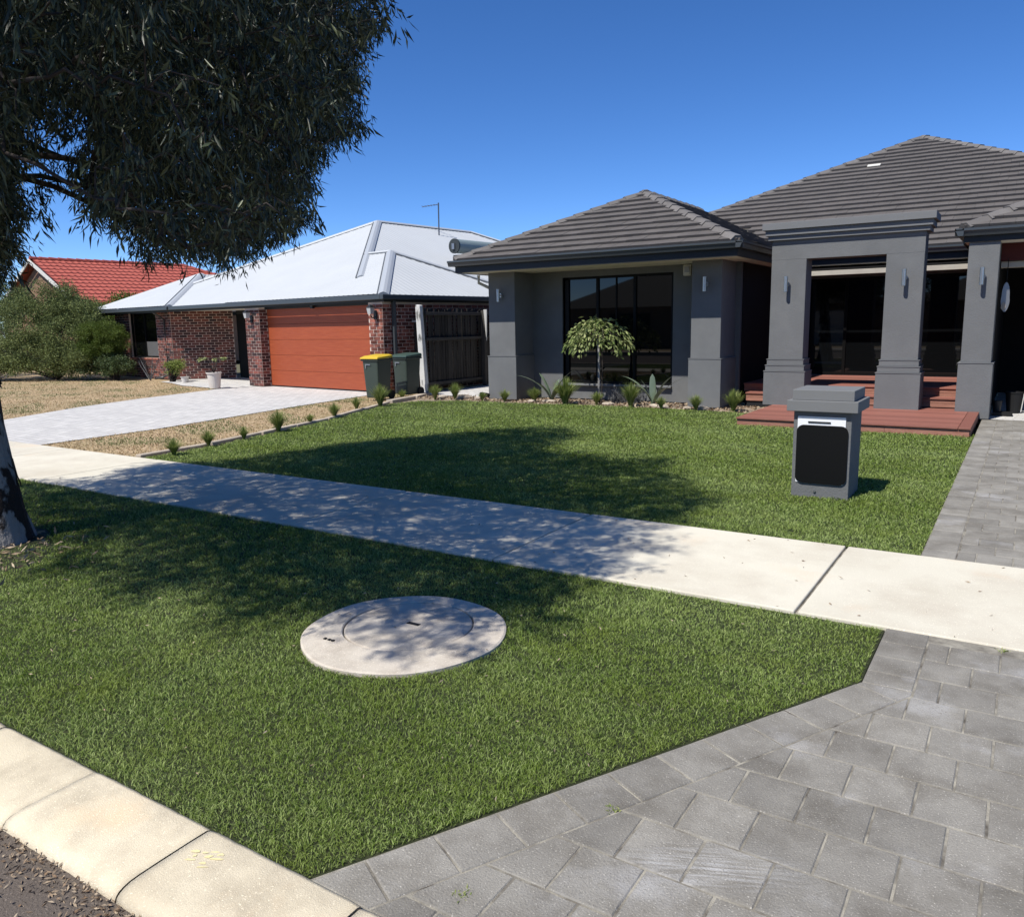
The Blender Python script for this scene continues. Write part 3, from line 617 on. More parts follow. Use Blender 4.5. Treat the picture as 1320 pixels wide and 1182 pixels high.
def caps(P0, P1, parent, seg=.40, w=.12, h=.075, m=None, name='ridge_cap', lift=.045):
    P0, P1 = Vector(P0), Vector(P1); d = (P1-P0); L = d.length; d.normalize(); s = d.cross(Vector((0, 0, 1))).normalized(); up = s.cross(d).normalized(); n = int(L/seg)
    for k in range(n+1):
        a = P0+d*(k*seg); b = P0+d*min(L, (k+1)*seg+.04)
        if (b-a).length < .08: continue
        la, lb = lift+.022+random.uniform(-.003, .003), lift
        V = []
        for q, l, ww in ((a, la, w*1.04), (b, lb, w*.96)):
            for x, z in ((-1, -h), (-.45, 0), (.45, 0), (1, -h), (.8, -h-.03), (-.8, -h-.03)): V.append(q+s*x*ww+up*(z+l))
        MB().raw(V, [(0, 1, 7, 6), (1, 2, 8, 7), (2, 3, 9, 8), (3, 4, 10, 9), (4, 5, 11, 10), (5, 0, 6, 11), (0, 5, 4, 3, 2, 1), (6, 7, 8, 9, 10, 11)]).build(name, m or M['cap'], parent)
caps((-10.30, 13.86, gz+.02), (-7.29, 16.87, gz+PT*3.01+.02), roof); caps((-4.28, 13.86, gz+.02), (-7.29, 16.87, gz+PT*3.01+.02), roof); caps((-7.29, 16.87, P1_[2]+.02), (-7.29, 20.5, P1_[2]+.02), roof)
caps((-8.9, 18.5, gz+PT*.9), (AP[0], AP[1], AP[2]+.02), roof); caps((4.36, 17.6, gz), (AP[0], AP[1], AP[2]+.02), roof)
caps((-.94, 14.53, gz+.02), (2.56, 18.03, GA[2]+.02), roof)
# vent patch of bare tile, slipped mortar
MB().box(-3.72, -3.42, 0, .1, 0, .02, T=lambda x, y, z: (x, 17.6+5.0+y, gz+PT*(5.0+y)+.055+z)).build('bare_tile', M['cream'], roof)
# valley flashing
caps((-4.3, 17.55, gz+.0), (-7.29, 20.55, P1_[2]+.0), roof, w=.07, h=.02, m=M['mortar_dark'], name='valley_flashing', seg=.9, lift=.02)
# gutters, fascias, soffits
def gut(x0, x1, y, z=2.95, name='gutter'):
    # ogee-like front
    pr = [(0, 0), (.0, -.035), (.018, -.05), (.045, -.115), (.12, -.115), (.12, 0), (.105, 0), (.105, -.02), (.015, -.02), (.015, 0)]
    b = MB().raw([(x0, y+a, z+c) for a, c in pr]+[(x1, y+a, z+c) for a, c in pr], [(i, (i+1) % 10, 10+(i+1) % 10, 10+i) for i in range(10)]+[tuple(range(9, -1, -1)), tuple(range(10, 20))])
    return b
def guty(x, y0, y1, z=2.95, sgn=1):
    pr = [(0, 0), (.0, -.035), (.018, -.05), (.045, -.115), (.12, -.115), (.12, 0), (.105, 0), (.105, -.02), (.015, -.02), (.015, 0)]
    return MB().raw([(x-sgn*a, y0, z+c) for a, c in pr]+[(x-sgn*a, y1, z+c) for a, c in pr], [(i, (i+1) % 10, 10+(i+1) % 10, 10+i) for i in range(10)]+[tuple(range(9, -1, -1)), tuple(range(10, 20))])
gut(-10.42, -4.17, 13.76).build('gutter', M['gutter'], H1); guty(-4.16, 13.76, 17.45).build('gutter', M['gutter'], H1); guty(-10.42, 13.9, 20, sgn=-1).build('gutter', M['gutter'], H1)
wbox(-10.30, -4.28, 13.885, 13.905, 2.70, 2.89, 'fascia', M['fascia']); wbox(-4.30, -4.28, 13.907, 17.6, 2.70, 2.89, 'fascia', M['fascia']); wbox(-10.30, -10.28, 13.907, 20, 2.70, 2.89, 'fascia', M['fascia'])
wbox(-10.28, -4.30, 13.907, 15.36, 2.715, 2.73, 'soffit', M['soffit']); wbox(-4.66, -4.30, 15.362, 18.4, 2.715, 2.73, 'soffit', M['soffit']); wbox(-10.28, -9.9, 15.362, 20, 2.715, 2.73, 'soffit', M['soffit'])
gut(-4.04, 4.4, 17.46).build('gutter', M['gutter'], H1); wbox(-4.27, 4.4, 17.585, 17.6, 2.70, 2.89, 'fascia', M['fascia']); wbox(-4.27, 4.4, 17.6, 18.42, 2.69, 2.70, 'soffit', M['soffit'])
gut(-1.06, 6.1, 14.44).build('gutter', M['gutter'], H1); guty(-1.06, 14.44, 17.4, sgn=-1).build('gutter', M['gutter'], H1); wbox(-.94, 6, 14.555, 14.57, 2.742, 2.89, 'fascia', M['fascia']); wbox(-.94, -.925, 14.572, 17.5, 2.715, 2.89, 'fascia', M['fascia']); wbox(-.925, 6, 14.572, 15.2, 2.742, 2.757, 'soffit', M['soffit'])
# downpipe on the left corner
MB().tube([(-10.2, 14.6, 2.68), (-10.2, 14.6, 2.52), (-10.0, 14.75, 2.40), (-9.96, 14.8, 2.3), (-9.96, 14.8, 0)], .035, 10).build('downpipe', M['cream'], H1, smooth=True)
# wall lights ------------------------------------------------------------------
wl = empty('wall_light', (0, 0, 0), '', 'wall light', 'steel wall lights on the house front')
MB().tube([(0, -.105, -.13), (0, -.105, .13)], .034, 16).build('tube', M['steel'], wl, local=True, smooth=False)
MB().tube([(0, -.105, -.135), (0, -.105, -.129)], .030, 16).build('lens', M['lampglass'], wl, local=True)
MB().tube([(0, 0, 0), (0, -.1, 0)], .014, 8).build('arm', M['bracket'], wl, local=True)
MB().tube([(0, 0, 0), (0, -.02, 0)], .045, 16).build('wall_plate', M['steel'], wl, local=True)
spots = [(-9.60, 2.23, 'steel up-down light on the leftmost pillar by the fence'), (-5.05, 2.28, 'steel up-down light on shaded pillar beside the alarm box'), (-3.60, 2.22, 'steel up-down light on the left portico column'), (-1.74, 2.25, 'steel up-down light on the right portico column'), (-.65, 2.22, 'steel up-down light on the rightmost pillar by the garage')]
for i, (x, z, l) in enumerate(spots):
    o = wl if i == 0 else copy_tree(wl); o.location = (x, 14.56 if i < 2 else 14.58, z); o['label'] = l
# ---------------------------------------------------------------- deck and steps
dk = empty('timber_deck', (-2.1, 13.8, 0), 'low reddish timber deck with steps up to the portico', 'deck')
y = 12.36; k = 0
while y < 14.9:
    MB().box(-3.76, -.70, y, y+.138, .083, .108+random.uniform(-.001, .001)).build('deck_plank', M['timber'], dk, bevel=.004); y += .143; k += 1
MB().box(-.695, -.545, 12.36, 14.56, .083, .110).build('border_plank', M['timber'], dk, bevel=.004)
yy = 14.9
for a, b in ((-3.76, -3.70), (-2.6, -2.54), (-1.5, -1.44)): pass
xs = [-3.75, -2.72, -1.62, -.56]
for i in range(3): MB().box(xs[i]+.002, xs[i+1]-.002, 12.385, 12.405, -.03, .080).build('front_board', M['timberface'], dk)
MB().box(-.57, -.55, 12.41, 14.56, -.03, .080).build('side_board', M['timberface'], dk)
MB().box(-3.74, -.58, 12.41, 15.2, -.02, .079).build('deck_frame', M['fascia'], dk)
def step(x0, x1, y0, y1, zt, n):
    for i in range(n):
        a = y0+(y1-y0)*i/n; MB().box(x0, x1, a, a+(y1-y0)/n-.005, zt-.028, zt).build('step_plank', M['timber'], dk, bevel=.004)
    MB().box(x0+.01, x1-.01, y0+.02, y0+.04, zt-.09, zt-.03).build('riser_board', M['timberface'], dk); MB().box(x0+.01, x1-.01, y0+.022, y0+.038, zt-.155, zt-.095).build('riser_board', M['timberface'], dk)
    MB().box(x0+.02, x1-.02, y0+.05, y1, -.02, zt-.03).build('step_frame', M['fascia'], dk)
step(-4.45, -.64, 15.18, 15.55, .255, 3); step(-4.6, -.64, 15.55, 18.38, .405, 20)
# ---------------------------------------------------------------- mailbox
mb = empty('letterbox_pillar', (-1.5, 7.78, 0), 'square grey rendered letterbox pillar with stepped cap on the lawn', 'letterbox')
MB().box(-1.75, -1.25, 7.52, 8.02, -.03, .78).build('body', R_, mb, bevel=.006, seg=2)
MB().box(-1.805, -1.195, 7.465, 8.075, .78, .88).build('ledge', M['renderlight'], mb, bevel=.005, seg=2)
MB().box(-1.765, -1.235, 7.50, 8.04, .88, .975).build('cap', M['renderlight'], mb, bevel=.005, seg=2)
def rrect(x0, x1, z0, z1, r, y0, y1):
    pts = []
    for cx, cz, a0 in ((x1-r, z1-r, 0), (x0+r, z1-r, 90), (x0+r, z0+r, 180), (x1-r, z0+r, 270)):
        for k in range(6): a = math.radians(a0+k*18); pts.append((cx+math.cos(a)*r, y0, cz+math.sin(a)*r))
    return MB().prism(pts[::-1], (0, y1-y0, 0)) if False else MB().prism(pts, (0, y1-y0, 0))
pl = rrect(-1.712, -1.298, .12, .733, .008, 7.512, 7.519).build('face_plate', M['whiteplate'], mb)
MB().box(-1.62, -1.425, 7.505, 7.514, .676, .689).build('slot', M['lampblack'], pl)
rrect(-1.716, -1.272, .118, .655, .06, 7.504, 7.511).build('black_panel', M['blackplate'], pl)
MB().tube([(-1.54, 7.515, .045), (-1.54, 7.508, .045)], .012, 10).build('vent_hole', M['bracket'], mb)
# ---------------------------------------------------------------- odds in the open garage
t = empty('hanging_ornament', (-.38, 15.0, 1.9), 'pale elongated oval ornament hanging in the open garage doorway', 'ornament')
pts = [(.055*math.cos(a)*(1.15 if math.sin(a) < 0 else 1), 0, .23*math.sin(a)) for a in [2*math.pi*k/24 for k in range(24)]]
MB().prism([(-.33+p[0], 15.02, 1.9+p[2]) for p in pts], (0, .03, 0)).build('board', M['bracket'], t)
MB().prism([(-.35+p[0]*.55, 15.005, 1.76+p[2]*.28) for p in pts], (0, .012, 0)).build('picture', M['stone'], t)
MB().tube([(-.33, 15.035, 2.1), (-.33, 15.1, 2.5)], .006, 6).build('cord', M['rubber'], t)
def bucket(x, y, r, h, label, m1, stripe=None):
    t = empty('planter_tub', (x, y, 0), label, 'tub', 'dark tubs in the garage doorway'); n = 20; V = []; F = []
    for rr, z in ((r*.75, 0), (r, h), (r*1.06, h), (r*1.06, h+.02), (r*.95, h+.02), (r*.9, h-.06)):
        V += [(x+math.cos(2*math.pi*k/n)*rr, y+math.sin(2*math.pi*k/n)*rr, z) for k in range(n)]
    for j in range(5): F += [(j*n+k, j*n+(k+1) % n, (j+1)*n+(k+1) % n, (j+1)*n+k) for k in range(n)]
    F += [tuple(range(n-1, -1, -1)), tuple(5*n+k for k in range(n))]
    MB().raw(V, F).build('tub', m1, t); 
    if stripe: MB().prism([(x+r*.8, y-r*.55, .02), (x+r*.9, y-r*.5, .02), (x+r*1.14, y-r*.55, h*1.0), (x+r*1.02, y-r*.6, h*1.0)], (0, .015, 0)).build('leaning_board', M['cream'], t)
bucket(-.1, 15.75, .13, .33, 'dark tub with pale board leaning on it, in garage doorway', M['rubber'], 1); bucket(-.33, 15.45, .07, .2, 'small dark pot beside the rightmost pillar', M['lampblack'])
tag(MB().box(-.38, -.1, 15.15, 15.4, 0, .05).build('doormat', M['rubber'], None), 'flat black mat on the garage threshold', 'mat')

# ================================================================ BRICK HOUSE (turned about 7 degrees)
ang = math.radians(7); aX, aY = -math.cos(ang), math.sin(ang); bX, bY = math.sin(ang), math.cos(ang); KX, KY = -12.98, 14.6
def S(s, d, z): return (KX+aX*s+bX*d, KY+aY*s+bY*d, z)
H2 = empty('brick_house', S(7.5, 6, 0), 'brick house with white metal roof and red-brown double garage door', 'house')
H2.rotation_euler = (0, 0, -ang)
def sb(s0, s1, d0, d1, z0, z1, name, m, parent=H2, **k):   # box in house frame (s grows to the left)
    return MB().box(s1, s0, d0, d1, z0, z1, T=S).build(name, m, parent, **k)
bricks = []
def brick_wall(p, q, z0, z1, holes=(), name='wall', thick=.2):
    """mortar slab from (s,d) p to q, outer face to the right of p->q seen from above in (s,d); bricks proud of it"""
    (s0, d0), (s1, d1) = p, q; L = math.hypot(s1-s0, d1-d0); e = ((s1-s0)/L, (d1-d0)/L); nn = (-e[1], e[0])
    if nn[1] > 0.01 or (abs(nn[1]) <= .01 and nn[0] > 0): nn = (-nn[0], -nn[1])
    def T(u, w, z): return S(s0+e[0]*u+nn[0]*w, d0+e[1]*u+nn[1]*w, z)
    # mortar pieces around holes
    us = sorted({0, L}|{h[0] for h in holes}|{h[1] for h in holes})
    b = MB()
    for i in range(len(us)-1):
        a, c = us[i], us[i+1]; hz = [(h[2], h[3]) for h in holes if h[0] <= a+1e-6 and h[1] >= c-1e-6]
        segs = [(z0, hz[0][0]), (hz[0][1], z1)] if hz else [(z0, z1)]
        for za, zb in segs:
            if zb-za > .01: b.box(a, c, -thick, 0, za, zb, T=T)
    b.build(name, M['mortar'], H2)
    z = z0+.005; r = 0
    while z+.06 < z1:
        zt = min(z+.074, z1-.004); u = -.122*(r % 2)
        while u < L:
            a, c = max(u, 0)+.005, min(u+.232, L)-.006
            if c-a > .03 and not any(a < h[1] and c > h[0] and z < h[3] and zt > h[2] for h in holes):
                pr = random.uniform(.005, .009)
                bricks.append((T, a, c, z, zt, pr, math.hypot(*(T((a+c)/2, 0, z)[:2]))))
            elif c-a > .03:
                for h in holes:    # cut bricks at the reveals
                    if z < h[3] and zt > h[2]:
                        for aa, cc in ((a, min(c, h[0]-.004)), (max(a, h[1]+.004), c)):
                            if cc-aa > .03 and aa < cc and not (aa > h[0]-.001 and cc < h[1]+.001): bricks.append((T, aa, cc, z, zt, .007, 99))
            u += .243
        z += .086; r += 1
def T_(f): return f
# garage pillars (front and the side facing the camera), wing and porch walls
brick_wall((.088, .03), (.60, .03), 0, 2.20, thick=.03); brick_wall((.09, .031), (.09, 7.5), 0, 2.20); sb(.30, .58, .062, .27, 0, 2.20, 'wall', M['mortar'])
brick_wall((5.298, .03), (6.0, .03), 0, 2.20, thick=.03); brick_wall((5.30, .031), (5.30, .30), 0, 2.20); sb(5.502, 5.98, .062, 2.1, 0, 2.20, 'wall', M['mortar'])
brick_wall((11.09, .43), (15.1, .43), 0, 2.24, holes=[(.98, 2.93, .70, 2.24)], thick=.12)
brick_wall((11.1, .44), (9.9, 2.0), 0, 2.24, thick=.02)
brick_wall((9.25, 2.1), (5.99, 2.1), 0, 2.24, thick=.02)
sb(9.25, 9.88, 2.12, 2.18, 0, 2.12, 'front_door', M['frame']); sb(9.25, 9.88, 2.12, 2.3, 2.12, 2.24, 'door_head', M['fascia'])
sb(.60, 5.30, .22, .5, 2.15, 2.22, 'lintel', M['fascia'])
bricks.sort(key=lambda b: (b[6] if b[3] > .0 else 50)); rest = MB(); rt = []
uvx = []
for i, (T, a, c, z, zt, pr, d) in enumerate(bricks):
    tb = rng.uniform(0, 1)**.7; b = MB().box(a, c, -.03, pr, z, zt, T=T)
    if i < 300: b.build('brick', M['brick'], H2)
    else: rest.raw(b.v, b.f); rt += [tb]*8
me = rest.mesh('brick_courses')
M['brick2'] = mat('clinker_brick_courses', (.30, .10, .072), (.20, .065, .050), 6, rough=.85, bump=.5, bscale=90, attr=(.03, .021, .021), stain=(.05, .03, .028), sscale=9, samt=.5)
at = me.attributes.new('tint', 'FLOAT', 'POINT'); at.data.foreach_set('value', rt[:len(me.vertices)]); tag(link('brick_courses', me, M['brick2'], H2), kind='stuff')
# garage door in sections with a wood look
gd = sb(.61, 5.29, .31, .34, 0, 2.16, 'garage_door', M['fascia'])
for k in range(5): sb(.61, 5.29, .285, .309, .02+k*.43, .02+k*.43+.424, 'door_panel', M['garagedoor'], gd, bevel=.004)
# window
sb(12.17, 14.03, .52, .54, .70, 2.24, 'window', M['glass']); wf = H2
for a, c, z0, z1 in ((12.11, 12.17, .70, 2.24), (13.98, 14.04, .70, 2.24), (12.17, 13.98, .70, .75), (13.0, 13.06, .75, 2.24)): sb(a, c, .49, .519, z0, z1, 'window_frame', M['frame'])
sb(12.2, 13.0, .505, .518, .76, 1.25, 'pane_reflection', M['reflection'])  # pale sheet before the glass paints its lower reflection
sb(12.09, 14.06, .40, .50, .63, .695, 'window_sill', M['brick'])
# roof
sh = .012
g2 = 2.375; p2 = .45
def RP(s, d, h=0): return S(s, d, g2+h)
def metal_face(pts, name='roof_sheet', ribs=True, lift=0):
    """a plane cut into corrugated strips running up the slope; pts (s,d,h), first two on the eave"""
    A_, B_ = Vector(RP(*pts[0])), Vector(RP(*pts[1])); U = (B_-A_).normalized(); P = [Vector(RP(*p)) for p in pts]
    Nn = (P[1]-P[0]).cross(P[2]-P[0]).normalized(); Nn = -Nn if Nn.z < 0 else Nn; V = Nn.cross(U).normalized(); V = -V if V.z < 0 else V
    pl = [((p-A_).dot(U), (p-A_).dot(V)) for p in P]; b = MB(); w = .19; u0 = min(p[0] for p in pl); u1 = max(p[0] for p in pl); u = u0
    while u < u1:
        for (x0, x1, h0, h1) in ((u, u+.55*w, 0, 0), (u+.55*w, u+.68*w, 0, .007), (u+.68*w, u+.87*w, .007, .007), (u+.87*w, u+w, .007, 0)):
            q = clip(clip(pl, -1, 0, -x0), 1, 0, x1)
            if len(q) >= 3: b.poly([A_+U*x+V*y+Nn*(h0+(h1-h0)*(x-x0)/(x1-x0)+lift) for x, y in q])
        u += w
    return b
rb = MB()
def addface(*pts, lift=0):
    m_ = metal_face(pts, lift=lift); rb.raw(m_.v, m_.f)
# garage hip
gd_ = 3.0; gh = p2*gd_
addface((0, 0, 0), (7, 0, 0), (7, 3, gh), (3, 3, gh), lift=.02)
addface((0, 0, 0), (0, 6, 0), (3, 3, gh))
addface((0, 6, 0), (5, 6, 0), (5, 3, gh), (3, 3, gh))
# main roof
mh_ = p2*6.4
addface((1, 0, 0), (13.8, 0, 0), (7.4, 6.4, mh_)); addface((1, 0, 0), (1, 18, 0), (7.4, 11.2, mh_), (7.4, 6.4, mh_)); addface((13.8, 0, 0), (7.4, 6.4, mh_), (7.4, 11.2, mh_), (13.8, 18, 0)); addface((1, 18, 0), (13.8, 18, 0), (7.4, 11.2, mh_))
# left wing hip, a little forward
wh = p2*2.72
addface((10.15, -.05, 0), (15.6, -.05, 0), (12.87, 2.67, wh), lift=.03); addface((10.15, -.05, 0), (10.15, 6, 0), (12.87, 6, wh), (12.87, 2.67, wh), lift=.01); addface((15.6, -.05, 0), (12.87, 2.67, wh), (12.87, 9, wh), (15.6, 9, 0))
roof2 = rb.build('roof', M['metalroof'], H2)
def strip(p, q, w=.14, m=M['roofcap'], name='ridge_cap', lift=.055):
    P0, P1 = Vector(RP(*p)), Vector(RP(*q)); d = (P1-P0).normalized(); s = d.cross(Vector((0, 0, 1))).normalized(); up = s.cross(d)
    V = []
    for P_ in (P0, P1): V += [P_+s*x*w+up*z for x, z in ((-1, lift-.06), (-.5, lift-.012), (0, lift+.012), (.5, lift-.012), (1, lift-.06), (0, lift-.06))]
    MB().raw(V, [(i, (i+1) % 6, 6+(i+1) % 6, 6+i) for i in range(6)]+[(5, 4, 3, 2, 1, 0), tuple(range(6, 12))]).build(name, m, roof2)
    V = [P_+s*x+up*z for P_ in (P0, P1) for x, z in ((-w-.02, lift-.075), (-w-.02, lift-.04), (-w+.0, lift-.035), (-w+.0, lift-.075))]
    MB().raw(V, [(0, 1, 5, 4), (1, 2, 6, 5), (2, 3, 7, 6), (3, 0, 4, 7), (3, 2, 1, 0), (4, 5, 6, 7)]).build('cap_edge', M['roofcapd'], roof2)
strip((0, 0, 0), (3, 3, gh)); strip((0, 6, 0), (3, 3, gh), .10); strip((3, 3, gh), (4.1, 3, gh), .09, M['metalroof']); strip((2.2, 1.2, p2*1.2), (7.4, 6.4, mh_)); strip((13.8, 0, 0), (7.4, 6.4, mh_), .1, M['metalroof']); strip((7.4, 6.4, mh_), (7.4, 11.2, mh_), .1); strip((10.15, -.05, 0), (12.87, 2.67, wh), .15); strip((15.6, -.05, 0), (12.87, 2.67, wh), .09, M['metalroof']); strip((1, 18, 0), (7.4, 11.2, mh_), .1, M['metalroof'])
# gutters / fascia / soffit
sb(-.02, 10.1, -.13, 0, 2.255, 2.37, 'gutter', M['gutter'], bevel=.01); sb(10.12, 15.72, -.17, -.05, 2.255, 2.37, 'gutter', M['gutter'], bevel=.01); sb(-.13, -.02, -.13, 9, 2.255, 2.37, 'gutter', M['gutter'], bevel=.01)
sb(0, 15.6, .005, .02, 2.20, 2.33, 'fascia', M['fascia']); sb(0.0, .015, .022, 9, 2.20, 2.33, 'fascia', M['fascia']); sb(15.585, 15.6, .022, 6, 2.20, 2.33, 'fascia', M['fascia'])
sb(6.02, 15.58, .025, 2.3, 2.242, 2.252, 'soffit', M['soffit'])
# downpipes
MB().tube([S(11.4, .02, 2.26), S(11.4, .04, 2.2), S(11.4, .37, 1.98), S(11.4, .37, .16), S(11.5, .2, .06), S(11.7, .05, .03)], .035, 10).build('downpipe', M['gutter'], H2, smooth=True)
sb(-.01, .07, .30, .38, 0, 2.24, 'downpipe', M['gutter'])
# coach lamps and sensor
for i, (s, l) in enumerate(((5.66, 'black coach lamp on the brick pier left of the garage door'), (.33, 'black coach lamp on the brick pier right of the garage door'))):
    if i == 0:
        cl = empty('coach_lamp', S(s, .018, 1.95), l, 'wall lamp', 'coach lamps on the garage piers', -ang); first = cl
        MB().box(-.05, .05, -.02, 0, -.16, .06).build('wall_plate', M['lampblack'], cl, local=True)
        MB().tube([(0, -.02, -.1), (0, -.1, -.13), (0, -.15, -.08), (0, -.15, -.03)], .012, 6).build('bracket', M['lampblack'], cl, local=True)
        MB().box(-.05, .05, -.2, -.1, -.03, .12, tx=-.02, ty=-.02).build('lantern', M['lampglass'], cl, local=True); MB().box(-.08, .08, -.23, -.07, .12, .19, tx=.06, ty=.06).build('cap', M['lampblack'], cl, local=True)
    else: copy_tree(first, S(s, .018, 1.95), -ang, l)
sn = MB().box(2.95, 3.05, .12, .2, 2.12, 2.20, T=S).build('sensor_light', M['lampblack'], None); tag(sn, 'small black sensor light above the garage door', 'sensor')
# rooftop tank and antenna
tk = empty('roof_water_tank', (-16.2, 21.6, 4.2), 'grey cylindrical water heater tank lying on the white roof', 'tank')
t0 = Vector((-15.5, 20.9, 4.10)); t1 = t0+Vector((bX, bY, 0))*1.9
MB().tube([t0, t1], .22, 24).build('tank_body', M['tank'], tk, smooth=False)
MB().tube([t0-Vector((bX, bY, 0))*.03, t0+Vector((bX, bY, 0))*.02], .232, 24).build('end_cap', M['tankend'], tk); MB().box(-15.56, -15.46, 20.82, 20.9, 4.0, 4.18).build('valve_cover', M['bracket'], tk)
for q in (.3, 1.5): c = t0+Vector((bX, bY, 0))*q; MB().box(c.x-.3, c.x+.3, c.y-.03, c.y+.03, c.z-.75, c.z-.25).build('cradle', M['tankend'], tk)
an = empty('roof_antenna', (-18.5, 24, 4.9), 'thin antenna mast with one side arm on the white roof ridge', 'antenna')
MB().tube([(-18.5, 24, 4.6), (-18.48, 24, 6.05)], .025, 8).build('mast', M['antenna'], an); MB().tube([(-18.48, 24, 6.0), (-19.25, 24, 5.97)], .012, 6).build('arm', M['antenna'], an)
for k in range(5): MB().tube([(-18.6-k*.14, 23.85, 5.985), (-18.6-k*.14, 24.15, 5.985)], .005, 5).build('element', M['antenna'], an)
# ---------------------------------------------------------------- side fence and post
fc = empty('paling_fence', (-12.4, 17, 0), 'weathered dark grey timber paling fence between the two houses', 'fence')
y = 15.42
while y < 20.6:
    w = random.uniform(.085, .105); o = random.uniform(-.012, .012); t = random.uniform(-.01, .01); zt = 2.02+random.uniform(-.05, .03); zb = .10+random.uniform(-.03, .02)
    MB().box(-12.42+o, -12.40+o, y, y+w, zb, zt, T=lambda x, yy, z: (x+t*z, yy+t*z, z)).build('paling', M['paling'], fc)
    y += w+random.uniform(.004, .03)
for z in (.16, 1.25, 1.87): MB().box(-12.385, -12.335, 15.38, 20.6, z, z+.075).build('rail', M['rail'], fc, bevel=.005)
fp = MB().box(-12.36, -12.25, 17.75, 17.85, 0, 2.0).build('fence_post', M['rail'], fc, bevel=.006)
MB().prism([(-12.25, 17.72, 2.02), (-12.16, 17.74, 2.02), (-12.22, 17.79, 1.2)], (0, .03, 0)).build('brace', M['whitepost'], fc)
wp = MB().raw([(-12.50, 15.18, 2.12), (-12.36, 15.18, 2.10), (-12.36, 15.30, 2.11), (-12.50, 15.30, 2.13), (-12.40, 15.16, -.05), (-12.24, 15.16, -.05), (-12.24, 15.30, -.05), (-12.40, 15.30, -.05)], [(0, 1, 2, 3), (7, 6, 5, 4), (0, 4, 5, 1), (1, 5, 6, 2), (2, 6, 7, 3), (3, 7, 4, 0)]).build('fence_end_post', M['whitepost'], None, bevel=.008)
tag(wp, 'tall flaking white timber post at the near end of the paling fence', 'post')
gt = empty('side_gate', (-12.95, 15.6, 0), 'grey timber gate of loose palings behind the bins', 'gate')
for k in range(7):
    x = -13.42+k*.125; zt = 1.70+random.uniform(-.04, .03) if k > 2 else 1.2+random.uniform(-.1, .1)
    MB().box(x, x+random.uniform(.09, .11), 15.62, 15.64, .06, zt).build('paling', M['rail'], gt)
MB().box(-13.15, -12.52, 15.58, 15.66, 1.71, 1.76).build('top_rail', M['whitepost'], gt); MB().box(-13.42, -12.52, 15.642, 15.68, .35, .43).build('rail', M['rail'], gt)
# ---------------------------------------------------------------- bins
def wheelie(label, lidm):
    t = empty('wheelie_bin', (0, 0, 0), label, 'bin', 'wheelie bins beside the fence post')
    b = MB().box(-.22, .22, -.25, .25, .04, .90); V = [list(v) for v in b.v]
    for v in V:
        if v[2] < .5: v[0] *= .80; v[1] = v[1]*.74+(-.02 if v[1] < 0 else .03)
    MB().raw(V, b.f).build('body', M['binbody'], t, local=True, bevel=.03, seg=3)
    MB().box(-.245, .245, -.275, .27, .865, .905).build('rim', M['binbody'], t, local=True, bevel=.01, seg=2)
    l = MB().raw([(-.25, -.295, .908), (.25, -.295, .908), (.25, .27, .925), (-.25, .27, .925), (-.245, -.29, .94), (.245, -.29, .94), (.24, .26, .985), (-.24, .26, .985), (-.2, -.2, .975), (.2, -.2, .975), (.19, .2, 1.005), (-.19, .2, 1.005)], [(0, 3, 2, 1), (0, 1, 5, 4), (1, 2, 6, 5), (2, 3, 7, 6), (3, 0, 4, 7), (4, 5, 9, 8), (5, 6, 10, 9), (6, 7, 11, 10), (7, 4, 8, 11), (8, 9, 10, 11)]).build('lid', lidm, t, local=True, bevel=.008, seg=2)
    MB().tube([(-.18, .32, .93), (.18, .32, .93)], .016, 8).build('handle', M['binbody'], t, local=True)
    for sx in (-1, 1): MB().box(sx*.16-.015, sx*.16+.015, .26, .33, .86, .94).build('handle_bracket', M['binbody'], t, local=True); MB().tube([(sx*.19-.03, .24, .1), (sx*.19+.03, .24, .1)], .1, 16).build('wheel', M['rubber'], t, local=True)
    MB().raw([(-.13, -.262, .80), (.0, -.262, .80), (.02, -.262, .77), (-.1, -.262, .775), (-.11, -.258, .7), (-.13, -.258, .7)], [(0, 5, 4, 3), (0, 3, 2, 1)]).build('stamped_mark', M['bracket'], t, local=True)
    return t
w1 = wheelie('dark wheelie bin with a yellow lid, nearer the garage door', M['binlid_y']); w1.location = (-12.24, 13.46, 0); w1.rotation_euler = (0, 0, .06)
w2 = wheelie('dark green wheelie bin with green lid, against the white post', M['binlid_g']); w2.location = (-12.17, 14.40, 0); w2.rotation_euler = (0, 0, -.04)
# ---------------------------------------------------------------- pots by the porch
def pot(x, y, r, h, m, label, cat='pot'):
    t = empty('flower_pot', (x, y, 0), label, cat); n = 20; V = []; F = []
    for rr, z in ((r*.72, 0), (r*.95, h*.93), (r*1.05, h*.93), (r*1.05, h), (r*.93, h), (r*.88, h-.05)): V += [(x+math.cos(2*math.pi*k/n)*rr, y+math.sin(2*math.pi*k/n)*rr, z) for k in range(n)]
    for j in range(5): F += [(j*n+k, j*n+(k+1) % n, (j+1)*n+(k+1) % n, (j+1)*n+k) for k in range(n)]
    F += [tuple(range(n-1, -1, -1))]; b = MB().raw(V, F).build('pot', m, t); MB().raw([(x+math.cos(2*math.pi*k/n)*r*.88, y+math.sin(2*math.pi*k/n)*r*.88, h-.05) for k in range(n)], [tuple(range(n))]).build('soil', M['soil'], t); return t
p1 = pot(-19.05, 14.25, .20, .44, M['pot'], 'white tapered pot with a sparse drooping plant on the neighbouring driveway')
stems = MB(); PP = []; DD = []
